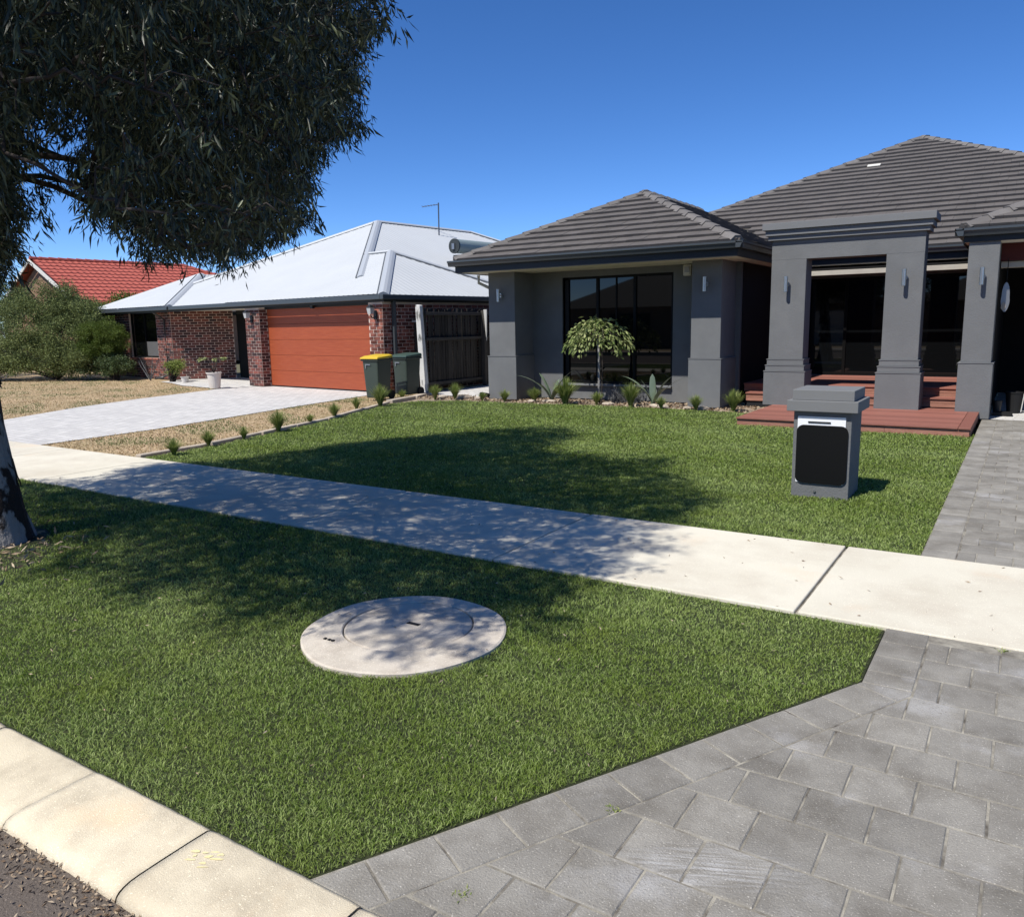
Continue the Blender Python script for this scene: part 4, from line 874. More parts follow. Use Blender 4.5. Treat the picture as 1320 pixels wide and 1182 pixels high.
for k in range(5):
    a = k*1.35+.4; pts = [Vector((-19.05, 14.25, .42))+Vector((math.cos(a)*.32*q, math.sin(a)*.32*q, .42*math.sin(q*2.0)+.0)) for q in (0, .3, .6, .9, 1.15)]
    stems.tube(pts, [.012, .01, .009, .007, .005], 6)
    for _ in range(16): PP.append(pts[3]+Vector((random.uniform(-.05, .05), random.uniform(-.05, .05), random.uniform(-.03, .03)))); DD.append((math.cos(a)+random.uniform(-.6, .6), math.sin(a)+random.uniform(-.6, .6), random.uniform(-.8, .1)))
stems.build('stem', M['branch'], p1)
D = np.array(DD); D /= np.linalg.norm(D, axis=1)[:, None]; V, F = leaves(np.array(PP), D, .13, .045)
np_mesh('leaves', V, F, M['varieg'], np.repeat(rng.uniform(0, 1, len(PP)), 4), p1).matrix_parent_inverse = wmat(p1).inverted()
pot(-22.3, 15.6, .13, .17, M['pot'], 'small low white pot beside the green shrub at the brick corner')
# ================================================================ RED ROOFED HOUSE
H3 = empty('red_roofed_house', (-38, 26, 0), 'distant house with red tiled gable roof behind the bushes', 'house')
r0 = Vector((-41.42, 20.94, 5.2)); bd = Vector((.139, .990, 0)); od = Vector((.990, -.139, 0))
def Q(u, w, z): return r0+bd*u+od*w+Vector((0, 0, z-5.2))       # u along ridge, w out to the camera side
rows = 14; Wd = 5.9; V = []; F = []; nu = 150; L = 15.5; ridgeL = 7.8
for r in range(rows):
    wa, wb = Wd*r/rows, Wd*(r+1)/rows+.04; za, zb = 5.2-wa*.43+.0, 5.2-wb*.43+.045
    umax_a, umax_b = ridgeL+wa, ridgeL+wb
    i0 = len(V)
    n = int(umax_b/.10)
    for k in range(n+1):
        u = k*.10; bump_ = .022*math.cos(u/.30*2*math.pi)
        V.append(Q(min(u, umax_a), wa, za+bump_*.6)); V.append(Q(min(u, umax_b), wb, zb+bump_)); V.append(Q(min(u, umax_b), wb, zb+bump_-.05))
    for k in range(n): F += [(i0+3*k, i0+3*k+1, i0+3*k+4, i0+3*k+3), (i0+3*k+1, i0+3*k+2, i0+3*k+5, i0+3*k+4)]
rf = MB(); rf.raw(V, F); rr = rf.build('roof', M['redtile'], H3)
MB().poly([Q(0, 0, 5.2), Q(0, -Wd, 5.2-Wd*.43), Q(16, -Wd, 5.2-Wd*.43), Q(ridgeL, 0, 5.2)]).poly([Q(ridgeL, 0, 5.2), Q(ridgeL+Wd, Wd, 5.2-Wd*.43), Q(ridgeL+Wd, -Wd, 5.2-Wd*.43)]).build('rear_roof', M['redtile'], H3)
for a, b in (((0, 0), (ridgeL, 0)), ((ridgeL, 0), (ridgeL+Wd, Wd))):
    A_, B_ = Q(*a, 5.2-a[1]*.43), Q(*b, 5.2-b[1]*.43); n = int((B_-A_).length/.42)
    for k in range(n): MB().tube([A_+(B_-A_)*(k/n)+Vector((0, 0, .03)), A_+(B_-A_)*((k+1.05)/n)+Vector((0, 0, .01))], [.11, .095], 8).build('ridge_tile', M['redtile'], rr)
for sg in (1, -1):
    MB().prism([Q(-.03, 0, 5.2), Q(-.03, 0, 5.02), Q(-.03, sg*Wd, 5.02-Wd*.43), Q(-.03, sg*Wd, 5.2-Wd*.43)], -bd*.05).build('barge_board', M['cream'], H3)
MB().prism([Q(.35, 0, 5.0), Q(.35, Wd-.6, 2.7), Q(.35, -(Wd-.6), 2.7)], bd*.1).build('gable_wall', M['gable'], H3)
MB().prism([Q(.28, 0, 4.95), Q(.28, 2.2, 3.95), Q(.28, 1.9, 3.95), Q(.28, 0, 4.75)], bd*.04).build('gable_trim', M['cream'], H3)
MB().prism([Q(.3, Wd-.6, 0), Q(.3, -(Wd-.6), 0), Q(.3, -(Wd-.6), 2.7), Q(.3, Wd-.6, 2.7)], bd*12).build('wall', M['gable'], H3)
for sg in (1,): MB().prism([Q(0, Wd, 5.2-Wd*.43), Q(0, Wd+.1, 5.2-Wd*.43), Q(0, Wd+.1, 5.08-Wd*.43), Q(0, Wd, 5.08-Wd*.43)], bd*13).build('gutter', M['cream'], H3)
# ================================================================ HOUSE ACROSS THE ROAD (behind the camera, seen mirrored in the windows)
def opp(H4, dx):
    MB().box(-13+dx, 6+dx, -28, -18, 0, 2.6).build('wall', M['opp_brick'], H4); MB().box(1+dx, 5.6+dx, -17.99, -17.95, 0, 2.15).build('garage_door', M['cream'], H4); MB().box(-9+dx, -6+dx, -17.99, -17.95, .8, 2.2).build('window', M['glass'], H4)
    MB().poly([(-13.5+dx, -17.5, 2.6), (6.5+dx, -17.5, 2.6), (1+dx, -23, 5.2), (-8+dx, -23, 5.2)][::-1]).poly([(-13.5+dx, -28.5, 2.6), (6.5+dx, -28.5, 2.6), (1+dx, -23, 5.2), (-8+dx, -23, 5.2)]).poly([(-13.5+dx, -17.5, 2.6), (-13.5+dx, -28.5, 2.6), (-8+dx, -23, 5.2)]).poly([(6.5+dx, -17.5, 2.6), (6.5+dx, -28.5, 2.6), (1+dx, -23, 5.2)]).build('roof', M['opp_roof'], H4)
opp(empty('opposite_house', (-18, -22, 0), 'second brown brick house with dark roof across the road, mirrored in the wing window', 'house'), -14.5)
opp(empty('opposite_house', (3, -22, 0), 'brown brick house with dark hip roof across the road, mirrored in the porch glass', 'house'), 7)
struct('far_verge', MB().poly([(-60, -40, -.05), (60, -40, -.05), (60, -7.96, -.05), (-60, -7.96, -.05)]), M['dryground'])
struct('far_path', MB().box(-60, 50, -11.2, -9.7, -.1, -.02), M['whitepave']); struct('far_driveway', MB().poly([(8, -18, -.014), (12.6, -18, -.014), (12.6, -8, -.014), (8, -8, -.014)]), M['whitepave'])

# ================================================================ PLANTS
def unit(a): return a/(np.linalg.norm(a, axis=1)[:, None]+1e-9)
def crown(blobs, n, length, width, droop=0, out=.8, shell=.45):
    """blobs: (x,y,z,rx,ry,rz); leaves mostly near the blob surfaces"""
    B = np.array(blobs, float); vol = (B[:, 3]*B[:, 4]*B[:, 5])**.667; k = rng.choice(len(B), n, p=vol/vol.sum())
    d = unit(rng.normal(size=(n, 3))); r = (rng.uniform(0, 1, n)**shell)[:, None]*(1+.12*rng.normal(size=(n, 1)))
    P = B[k, :3]+d*r*B[k, 3:]; D = unit(d*out+rng.normal(size=(n, 3))*.7+np.array([0, 0, -droop])); V, F = leaves(P, D, length, width); return V, F, np.repeat(np.clip(rng.normal(.35, .3, n), 0, 1), 4)
def sprig_blobs(blobs, n, r, seed=0):
    """scatter small leaf clumps over the surface of big blobs so the outline is uneven"""
    g = np.random.default_rng(seed); B = np.array(blobs, float); k = g.choice(len(B), n); d = unit(g.normal(size=(n, 3))); d[:, 2] = np.where(d[:, 2] < -.5, -d[:, 2], d[:, 2])
    c = B[k, :3]+d*B[k, 3:]*g.uniform(.5, 1.08, (n, 1)); rr = r*g.uniform(.6, 1.3, (n, 1)); return [(*c[i], rr[i, 0], rr[i, 0], rr[i, 0]*.8) for i in range(n) if c[i, 2] > .05]
def shrub(name, base, blobs, label, cat, m, n, ll, lw, clumps=60, cr=.3, stems=7, seed=1, group=None, shell=.5, droop=0):
    t = empty(name, base, label, cat, group); sp = sprig_blobs(blobs, clumps, cr, seed)
    V, F, ti = crown(sp, n, ll, lw, shell=shell, droop=droop); o = np_mesh('crown', V, F, m, ti, t); o.matrix_parent_inverse = wmat(t).inverted(); o['kind'] = 'stuff' if False else 'part'; del o['kind']
    g = random.Random(seed); b = MB(); tg = g.sample(sp, min(stems*3, len(sp)))
    for q in tg:
        p0 = Vector(base)+Vector((g.uniform(-.08, .08), g.uniform(-.08, .08), -.05)); p1 = Vector(q[:3]); mid = p0.lerp(p1, .5)+Vector((g.uniform(-.15, .15), g.uniform(-.15, .15), .1)); b.tube([p0, mid, p1], [.03, .02, .008], 5)
    b.build('stem', M['branch'], t); return t
# big olive bush: several lobes down to the ground
shrub('bushy_shrub', (-28.8, 15.0, 0), [(-30.6, 15.2, 1.9, 1.7, 1.4, 1.35), (-29.0, 15.4, 1.55, 1.3, 1.2, 1.15), (-27.75, 15.7, 1.3, .9, .8, .95), (-29.4, 14.5, .9, 1.7, 1.0, .95), (-31.0, 14.6, .8, 1.4, 1.0, .8), (-28.3, 15.0, .7, 1.2, .8, .7), (-29.7, 15.7, 2.4, 1.0, .9, .95), (-28.45, 15.9, 2.0, .9, .8, .9), (-29.8, 14.2, .45, 1.3, .6, .45), (-27.6, 15.0, .5, .9, .5, .5)], 'large olive-green bush left of the brick house, under the red roof', 'bush', M['bush'], 80000, .075, .028, 400, .30, 9, 3)
shrub('bushy_shrub', (-32.2, 14.2, 0), [(-33.2, 14.6, 1.9, 1.8, 1.5, 1.5), (-34.8, 14.8, 1.6, 1.6, 1.5, 1.5), (-32.0, 13.6, .75, 1.6, .9, .75), (-33.8, 13.2, .7, 1.6, .9, .7), (-30.6, 13.4, .55, .9, .6, .55)], 'grey-green bush at the left edge of the photo', 'bush', M['bush'], 46000, .075, .028, 240, .32, 9, 4)
shrub('round_shrub', (-26.6, 15.9, 0), [(-26.75, 15.7, 1.28, .85, .75, .62), (-26.95, 15.6, 1.0, .75, .6, .45)], 'rounded yellow-green fine-leaved bush before the brick wing', 'bush', M['conifer'], 42000, .075, .012, 210, .17, 6, 5)
shrub('low_shrub', (-26.1, 15.6, 0), [(-26.2, 15.6, .38, .9, .5, .42), (-27.4, 15.4, .45, 1.1, .6, .5)], 'low dark sprawling shrub beneath the rounded yellow-green bush', 'shrub', M['backtree'], 16000, .06, .03, 130, .17, 5, 6)
shrub('leafy_tree', (-37.5, 18.0, 0), [(-41.5, 18.5, 3.0, 2.2, 1.5, 1.6), (-37.8, 18.8, 2.2, 2.0, 1.3, 1.0), (-44, 18, 3, 2, 2, 2)], 'loose green tree behind the bushes, before the red-roofed house', 'tree', M['backtree'], 18000, .14, .05, 110, .5, 8, 7)
shrub('leafy_tree', (-31.5, 19.5, 0), [(-31.5, 19.5, 2.2, 2.4, 1.2, .75), (-34.5, 19.6, 1.9, 1.8, 1.2, .8)], 'green hedge-like tree between the white roof and the red roof', 'tree', M['conifer'], 14000, .12, .04, 70, .4, 8, 8)
shrub('small_shrub', (-23.15, 15.75, 0), [(-23.15, 15.7, .33, .3, .28, .33), (-22.95, 15.8, .5, .2, .2, .2)], 'small light green shrub at the brick corner by the downpipe', 'shrub', M['tuft'], 2600, .07, .018, 26, .12, 4, 9)
# bare twiggy shrub beside the downpipe
bt = empty('bare_shrub', (-24.6, 15.9, 0), 'leafless pale twiggy shrub below the brick-house window', 'shrub'); b = MB()
for k in range(9):
    a = random.uniform(0, 6.28); p = Vector((-24.6, 15.9, -.02)); pts = [p]
    for q in range(4): p = p+Vector((math.cos(a)*.12+random.uniform(-.06, .06), math.sin(a)*.06, random.uniform(.12, .26))); pts.append(p)
    b.tube(pts, [.014, .012, .009, .006, .003], 5)
b.build('twigs', M['silver'], bt)
# grass-like tufts along the bed ------------------------------------------------
def tuft_mesh(h, n, seed):
    g = np.random.default_rng(seed); th = g.uniform(0, 2*np.pi, n); le = g.uniform(0, .75, n); L = h*g.uniform(.6, 1.1, n); W = .012*g.uniform(.7, 1.3, n)
    P = np.stack([g.normal(0, .025, n), g.normal(0, .025, n), np.full(n, -.03)], 1)
    d0 = unit(np.stack([np.cos(th)*le*.7, np.sin(th)*le*.7, np.ones(n)], 1)); d1 = unit(np.stack([np.cos(th)*le*1.6, np.sin(th)*le*1.6, np.full(n, .75)], 1)); s = np.stack([-np.sin(th), np.cos(th), np.zeros(n)], 1)*W[:, None]
    a = P+d0*(L*.5)[:, None]; c = a+d1*(L*.55)[:, None]
    V = np.stack([P-s, P+s, a+s, a-s, c], 1).reshape(-1, 3); bb = np.arange(n)[:, None]*5
    F = np.concatenate([bb+[[0, 1, 2]], bb+[[0, 2, 3]], bb+[[3, 2, 4]]]); return V, F, np.repeat(np.clip(g.normal(.35, .3, n), 0, 1), 5)
tl = [(-9.32, 6.26, .25, 'first green tuft from the footpath on the lawn edging'), (-9.60, 7.0, .24, 'second green tuft from the footpath on the lawn edging'), (-9.66, 7.66, .23, 'third green tuft from the footpath on the lawn edging'), (-9.93, 8.55, .33, 'fourth tuft from the footpath, tall and spiky'), (-10.28, 9.55, .17, 'small grey-green tuft between two taller ones on the edging'), (-10.5, 10.35, .32, 'sixth tuft from the footpath, wide and green'), (-11.05, 11.5, .26, 'seventh tuft from the footpath, yellowish'), (-11.15, 12.3, .46, 'tall dense tuft in front of the yellow-lidded bin'), (-11.75, 13.7, .22, 'small brown-green tuft in front of the green-lidded bin'), (-11.05, 14.0, .32, 'tuft by the foot of the white post'), (-10.6, 14.15, .36, 'spiky tuft before the paling fence'), (-9.84, 14.12, .2, 'small sparse tuft left of the first house pillar'), (-9.28, 14.15, .24, 'grey tuft at the foot of the first house pillar'), (-8.66, 14.35, .34, 'dark slim tuft right of the first house pillar'), (-7.84, 14.2, .56, 'biggest bright green tuft, beside the left strap-leaf plant'), (-7.2, 14.36, .24, 'brownish tuft before the standard tree stem'), (-6.42, 14.28, .46, 'bushy green tuft left of the right strap-leaf plant'), (-5.70, 14.05, .26, 'grey-green tuft right of the right strap-leaf plant'), (-5.04, 14.1, .32, 'green tuft at the foot of the second house pillar'), (-4.37, 14.2, .38, 'bright tuft at the left end of the deck')]
vars_ = []
for k in range(5):
    V, F, ti = tuft_mesh(1.0, 560, 40+k); o = np_mesh('grass_tuft', V, F, M['tuft'], ti); vars_.append(o)
for i, (x, y, h, l) in enumerate(tl):
    o = vars_[i] if i < 5 else vars_[i % 5].copy()
    if i >= 5: C.objects.link(o)
    o.location = (x, y, 0); hh_ = h*random.uniform(.85, 1.08); o.scale = (hh_*random.uniform(.9, 1.3), hh_*random.uniform(.9, 1.3), hh_); o.rotation_euler = (0, 0, random.uniform(0, 6)); tag(o, l, 'tuft', 'grass tufts planted round the front lawn')
# strap-leaf plants (broad grey-green paddles)
def strap_plant(x, y, specs, label):
    t = empty('strap_leaf_plant', (x, y, 0), label, 'plant', 'strap-leaf plants under the wing window')
    for (az, lean, L, W) in specs:
        V = []; F = []; n = 8; ca, sa = math.cos(az), math.sin(az)
        for k in range(n+1):
            q = k/n; r = lean*L*(q**1.5); z = L*(q-.32*lean*q*q*q); w = W*(.30+.70*math.sin(math.pi*min(1, q*.93+.03))**.8) if q < .99 else .004
            c = Vector((x+ca*r, y+sa*r, z-.02)); s = Vector((-sa, ca, 0))*w*.5; u_ = Vector((ca*.25, sa*.25, .2))*w*.35
            V += [c-s+u_, c, c+s+u_]
        for k in range(n):
            for j in (0, 1): F.append((3*k+j, 3*k+j+1, 3*k+4+j, 3*k+3+j))
        MB().raw(V, F).build('leaf', M['strap'], t, smooth=True)
    return t
strap_plant(-8.33, 14.5, [(3.5, .95, .82, .09), (.25, .60, .85, .13), (2.9, .5, .72, .09), (1.2, .4, .55, .10), (4.4, .8, .62, .08), (5.6, .9, .5, .08), (-.3, 1.1, .6, .09), (3.9, .3, .6, .08)], 'strap-leaf plant at the left of the window, one tall arching pale leaf')
strap_plant(-6.05, 14.5, [(3.1, .85, .80, .09), (.15, 1.0, .92, .12), (2.2, .12, .66, .13), (-.1, .55, .72, .10), (-.6, .9, .55, .1), (3.9, .6, .5, .08), (1.6, .3, .45, .09), (3.4, .4, .6, .08)], 'strap-leaf plant at the right of the window, leaves spread wide')
# standard weeping tree
st = empty('standard_tree', (-7.27, 14.6, 0), 'small umbrella-shaped standard tree with variegated crown before the window', 'tree')
MB().tube([(-7.27, 14.6, -.05), (-7.28, 14.62, .4), (-7.26, 14.58, .8), (-7.29, 14.6, 1.3)], [.032, .027, .025, .03], 8).build('trunk', M['bark'], st, smooth=True)
MB().tube([(-7.23, 14.64, -.05), (-7.22, 14.65, .9), (-7.24, 14.63, 1.22)], .012, 6).build('stake', M['branch'], st)
n = 1350; a = rng.uniform(0, 2*np.pi, n); q = rng.uniform(0, 1, n)**.6
zz = 1.66-.52*q**2.2+rng.normal(0, .035, n)-np.abs(rng.normal(0, .05, n))
rg = 1+.16*np.sin(3*a+1)+.10*np.sin(7*a)+.06*np.sin(13*a+2); zz = zz+.07*np.sin(5*a+.5)*q+.05*np.sin(9*a+q*8); P = np.stack([-7.33+np.cos(a)*q*.63*rg, 14.6+np.sin(a)*q*.52*rg, zz], 1)
D = unit(np.stack([np.cos(a)*.9, np.sin(a)*.9, -.15-1.1*q], 1)+rng.normal(size=(n, 3))*.55); V, F = leaves(P, D, .10, .042)
o = np_mesh('crown', V, F, M['varieg'], np.repeat(np.clip(rng.normal(.45, .35, n), 0, 1), 4), st); o.matrix_parent_inverse = wmat(st).inverted()
b = MB()
for k in range(14):
    aa = k*.45; b.tube([(-7.29, 14.6, 1.28), (-7.29+math.cos(aa)*.3, 14.6+math.sin(aa)*.25, 1.52), (-7.29+math.cos(aa)*.5, 14.6+math.sin(aa)*.5, 1.25)], [.012, .008, .003], 5)
b.build('branch', M['branch'], st)
# low silvery lacy shrub at the foot of the window
ls = empty('lacy_shrub', (-6.8, 14.85, 0), 'low leafless silver-grey lacy shrub at the foot of the window', 'shrub'); b = MB()
for k in range(150):
    a = random.uniform(0, 6.28); p = Vector((-6.8+random.uniform(-.3, .3), 14.9+random.uniform(-.1, .1), -.02)); pts = [p]
    for q in range(3): p = p+Vector((math.cos(a)*.05+random.uniform(-.06, .06), math.sin(a)*.03, random.uniform(.05, .12))); pts.append(p)
    b.tube(pts, [.006, .005, .004, .003], 4, cap=False)
b.build('twigs', M['silver'], ls)
# coil of black hose by the left pillar
b = MB(); b.tube([(-9.98+.09*math.cos(k*.5)*(1+k*.01), 14.42+.06*math.sin(k*.5), .04+.10*abs(math.sin(k*.23))) for k in range(46)], .011, 6); tag(b.build('garden_hose', M['rubber'], None, smooth=True), 'loose coil of black hose at the foot of the leftmost pillar', 'hose')
# ================================================================ GUM TREE ON THE VERGE
gumt = empty('gum_tree', (-6.82, 2.89, 0), 'large gum tree on the verge with overhanging dark drooping foliage', 'tree')
CLUSTERS_BIG='-547,269,485 -504,175,306 -710,177,280 -493,102,673 -742,214,598 -543,44,453 -531,225,549 -830,31,391 -429,190,623 -764,453,563 -407,199,550 -676,34,486 -450,442,378 -742,306,594 -816,54,516 -687,232,321 -742,264,556 -572,126,272 -511,342,343 -478,338,486 -401,-29,566 -483,305,381 -802,4,427 -905,171,566 -470,476,567 -525,508,486 -859,404,419 -441,348,545 -821,526,458 -596,233,397 -643,494,573 -708,519,371 -402,102,619 -878,246,579 -696,548,415 -480,468,488 -468,33,529 -879,259,315 -564,290,628 -557,335,367 -607,233,520 -594,414,541 -865,374,521 -361,274,498 -887,307,618 -627,70,599 -430,241,567 -666,128,575 -759,163,687 -690,579,460 -392,185,279 -853,103,609 -476,257,648 -334,133,462 -474,314,432 -788,406,545 -306,190,304 -911,88,366 -762,376,506 -703,270,429 -787,3,579 -943,185,598 -520,475,344 -701,348,582 -771,249,718 -658,318,576 -519,192,628 -495,363,298 -883,27,404 -693,158,422 -695,271,359 -549,157,433 -404,372,355 -736,659,569 -906,346,350 -760,238,468 -416,133,451 -784,51,649 -521,195,350 -692,336,454 -898,15,530 -798,300,256 -362,347,421 -830,183,456 -853,365,322 -560,353,485 -863,304,689 -779,298,493 -657,252,703 -507,305,642 -457,316,585 -341,122,393 -863,308,400 -659,77,672 -724,116,379 -328,74,456 -695,657,383 -620,187,310 -601,245,621 -385,-1,519 -372,312,364 -709,688,444 -837,277,650 -737,530,506 -889,119,432 -434,338,666 -644,172,619 -402,105,400 -518,122,567 -765,617,465 -715,52,635 -745,680,393 -570,180,671 -710,533,628 -459,234,381 -850,432,629 -610,281,468 -604,516,443 -642,603,370 -724,8,524 -777,89,463 -858,322,507 -357,98,545 -533,480,573 -822,127,559 -706,622,620 -477,27,589 -571,156,314 -399,45,505 -671,285,644 -502,112,419 -470,186,257 -507,32,639 -708,408,438 -767,372,630 -528,156,514 -684,68,422 -780,212,678 -803,576,390 -700,456,487 -875,135,379 -632,393,505 -930,240,492 -743,346,704 -592,294,523 -874,98,513 -547,498,426 -613,295,597 -867,469,472 -504,468,410 -512,360,599 -663,521,346 -364,211,519 -479,149,686 -633,469,395 -384,282,308 -719,67,581 -766,425,669 -800,142,416 -851,382,621 -396,357,504 -883,295,457 -655,392,709 -620,558,358 -736,558,295 -786,594,595 -438,150,517 -591,304,686 -487,265,552 -761,81,403 -749,573,713 -676,198,468 -574,413,681 -560,40,629 -952,109,474 -534,-8,570 -351,235,312 -452,100,313 -753,172,633 -600,-42,552 -793,182,511 -683,317,681 -795,326,374 -543,413,374 -587,452,432 -761,461,469 -579,132,547 -563,556,440 -778,427,435 -385,170,599 -526,425,539 -812,215,329 -586,211,465 -429,320,336 -503,503,538 -614,255,268 -662,431,454 -509,356,700 -815,398,472 -902,211,387 -816,130,647 -571,84,579 -705,422,655 -733,613,326 -806,539,294 -801,505,556 -344,157,535 -536,-37,520 -505,90,509 -950,108,602 -807,342,468 -582,432,289 -388,264,540 -345,388,493 -424,119,663 -425,125,564 -902,325,295 -533,415,272 -711,237,704 -308,205,375 -458,67,451 -650,13,549 -797,632,364 -481,358,382 -744,470,715 -618,191,552 -800,254,593 -749,496,420 -786,260,339 -687,406,583 -425,285,457 -818,325,714 -796,195,285 -550,79,680 -486,202,543 -585,-4,515 -944,197,534 -620,361,612 -666,-63,567 -837,294,300 -776,571,448 -585,90,426 -741,118,538 -842,-2,568 -691,193,543 -393,210,360 -449,337,267 -837,275,480 -741,339,369 -807,494,655 -706,2,575 -664,501,488 -900,223,641 -669,67,562 -530,446,483 -385,409,451 -445,374,456 -601,44,456 -773,357,426 -383,163,481 -733,479,305 -641,376,440 -521,75,615 -740,403,590 -912,144,471 -520,237,423 -831,315,592 -846,185,650 -400,185,709 -932,100,531 -675,462,311 -743,589,402 -400,42,628 -511,82,335 -420,245,674 -597,230,332 -903,63,450 -354,9,580 -438,91,509 -610,507,318 -570,181,594 -631,153,427 -708,593,663 -506,63,398 -553,234,614 -774,277,422 -398,129,344 -802,188,383 -927,50,504 -672,428,370 -502,417,448 -739,243,330 -477,306,331 -956,119,397 -720,210,401 -679,117,458 -640,314,529 -341,27,475 -803,332,294 -463,198,714 -411,295,394 -640,657,472 -535,282,569 -820,166,336 -493,158,451 -847,151,497 -647,439,646 -760,682,513 -867,286,545 -647,106,355 -655,511,283 -498,406,399 -329,227,476 -634,532,517 -600,300,331 -684,108,640 -709,417,707 -651,326,283 -774,94,573 -567,411,593 -800,588,325 -626,445,325 -808,281,550 -804,539,511 -877,401,671 -605,567,467 -377,92,446 -349,124,604 -556,230,259 -454,48,637 -771,166,465 -325,275,275 -670,168,343 -496,280,694 -394,386,554 -904,127,639 -459,-15,482 -866,53,592 -786,527,376 -615,157,372 -862,466,545 -557,64,527 -692,211,663 -769,514,716 -348,331,538 -626,132,677 -872,365,386 -485,428,573 -774,175,580 -340,395,422 -618,373,343 -695,238,569 -523,11,487 -720,237,256 -475,185,600 -475,313,531 -656,269,296 -609,69,525 -543,126,383 -742,305,285 -472,407,659 -568,264,355 -834,218,545 -504,305,287 -546,235,664 -759,701,442 -551,392,326 -514,275,354 -804,323,633 -331,277,415 -820,419,691 -609,495,494 -856,414,567 -611,82,648 -932,162,409 -789,128,521 -665,231,619 -515,204,699 -578,32,402 -312,255,360 -380,332,604 -832,262,425 -669,-13,626 -764,601,515 -587,138,467 -614,366,560 -960,77,431 -876,383,275 -653,257,394 -459,155,389 -461,274,493 -721,475,661 -687,538,518 -486,236,251 -666,673,537 -689,356,501 -607,417,389 -584,141,702 -529,403,631 -663,356,399 -882,345,457 -818,373,390 -810,172,698 -719,429,350 -505,452,619 -442,134,612 -653,206,408 -776,277,655 -808,456,599 -427,283,637 -471,423,318 -756,4,620 -526,241,311 -567,332,422 -820,539,626 -693,283,258 -783,5,476 -657,424,545 -525,317,511 -773,507,599 -357,78,651 -842,346,262 -889,119,560 -920,197,452 -581,343,656 -670,397,318 -856,205,306 -471,405,497 -838,237,704 -817,630,295 -698,156,634 -436,273,275 -731,264,630 -793,377,707 -665,508,421 -772,251,265 -569,132,621 -757,524,335 -555,357,563 -480,218,323 -744,389,390 -691,623,517 -340,148,336 -858,181,601 -839,264,366 -707,599,564 -848,514,509 -833,548,357 -344,172,398 -686,636,452 -740,175,370 -379,190,645 -598,259,720 -423,16,563 -513,142,635 -646,-23,508 -867,235,479 -718,356,272 -817,-34,504 -625,167,505 -552,515,367 -711,535,681 -907,190,315 -834,479,700 -332,61,396 -676,572,330 -522,182,579 -714,726,492 -442,499,505 -410,51,453 -608,343,495 -763,453,381 -751,623,683 -571,338,315 -715,146,581 -457,371,622 -714,381,543 -917,276,539 -738,293,462 -646,310,353 -580,357,711 -452,219,435 -675,481,680 -854,510,416 -724,568,360 -772,445,514 -880,173,432 -618,137,316 -436,439,537 -862,76,414 -804,398,594 -600,33,569 -661,564,589 -599,307,391 -815,61,569 -939,278,441 -714,171,491 -349,327,486 -653,377,653 -934,66,568 -717,498,461 -707,160,712 -488,-23,611 -535,284,405 -428,406,409 -645,556,413 -829,577,438 -730,653,475 -710,460,415 -876,399,478 -394,130,292 -604,509,383 -616,425,599 -666,117,410 -722,303,520 -729,325,650 -539,104,455 -792,660,407 -382,329,280 -562,460,367 -819,465,490 -674,482,534 -287,134,332 -519,47,561 -641,432,276 -1004,117,438 -570,532,485 -752,273,376 -582,465,593 -396,442,490 -851,202,389 -409,335,446 -811,205,595 -746,185,537 -390,241,269 -750,390,459 -471,97,590 -338,294,325 -562,280,303 -436,295,717 -401,264,355 -821,122,457 -435,3,617 -570,175,384 -629,320,657 -913,318,410 -700,373,670 -754,69,533 -775,303,698 -655,483,621 -441,396,571 -700,317,394 -913,277,670 -604,361,403 -820,239,276 -647,23,599 -640,602,453 -472,199,656 -648,266,563 -442,219,288 -734,127,450 -743,443,622 -540,306,689 -840,424,511 -816,26,618 -809,534,685 -746,193,315 -779,8,530 -772,662,318 -359,235,568 -445,19,423 -986,156,375 -369,85,497 -812,362,514 -649,241,481 -697,306,321 -860,59,541 -743,570,615 -972,70,523 -813,579,540 -564,479,319 -567,192,535 -768,520,460 -338,32,536 -932,228,576 -417,58,383 -379,280,663 -708,705,542 -760,555,565 -844,358,566 -778,97,670 -766,308,546 -639,122,620 -614,245,672 -903,84,609 -675,335,626 -602,478,273 -433,381,306 -759,390,327 -591,390,447 -811,486,399 -706,76,522 -909,179,664 -380,133,686 -563,201,720 -901,9,470 -945,139,562 -579,272,428 -533,397,495 -552,112,331 -644,254,342 -372,283,447 -550,61,367 -663,364,546 -522,152,261 -472,235,603 -727,295,709 -688,349,350 -691,605,388 -450,111,419 -630,153,269 -758,514,660 -297,100,381 -819,230,646 -376,238,701'
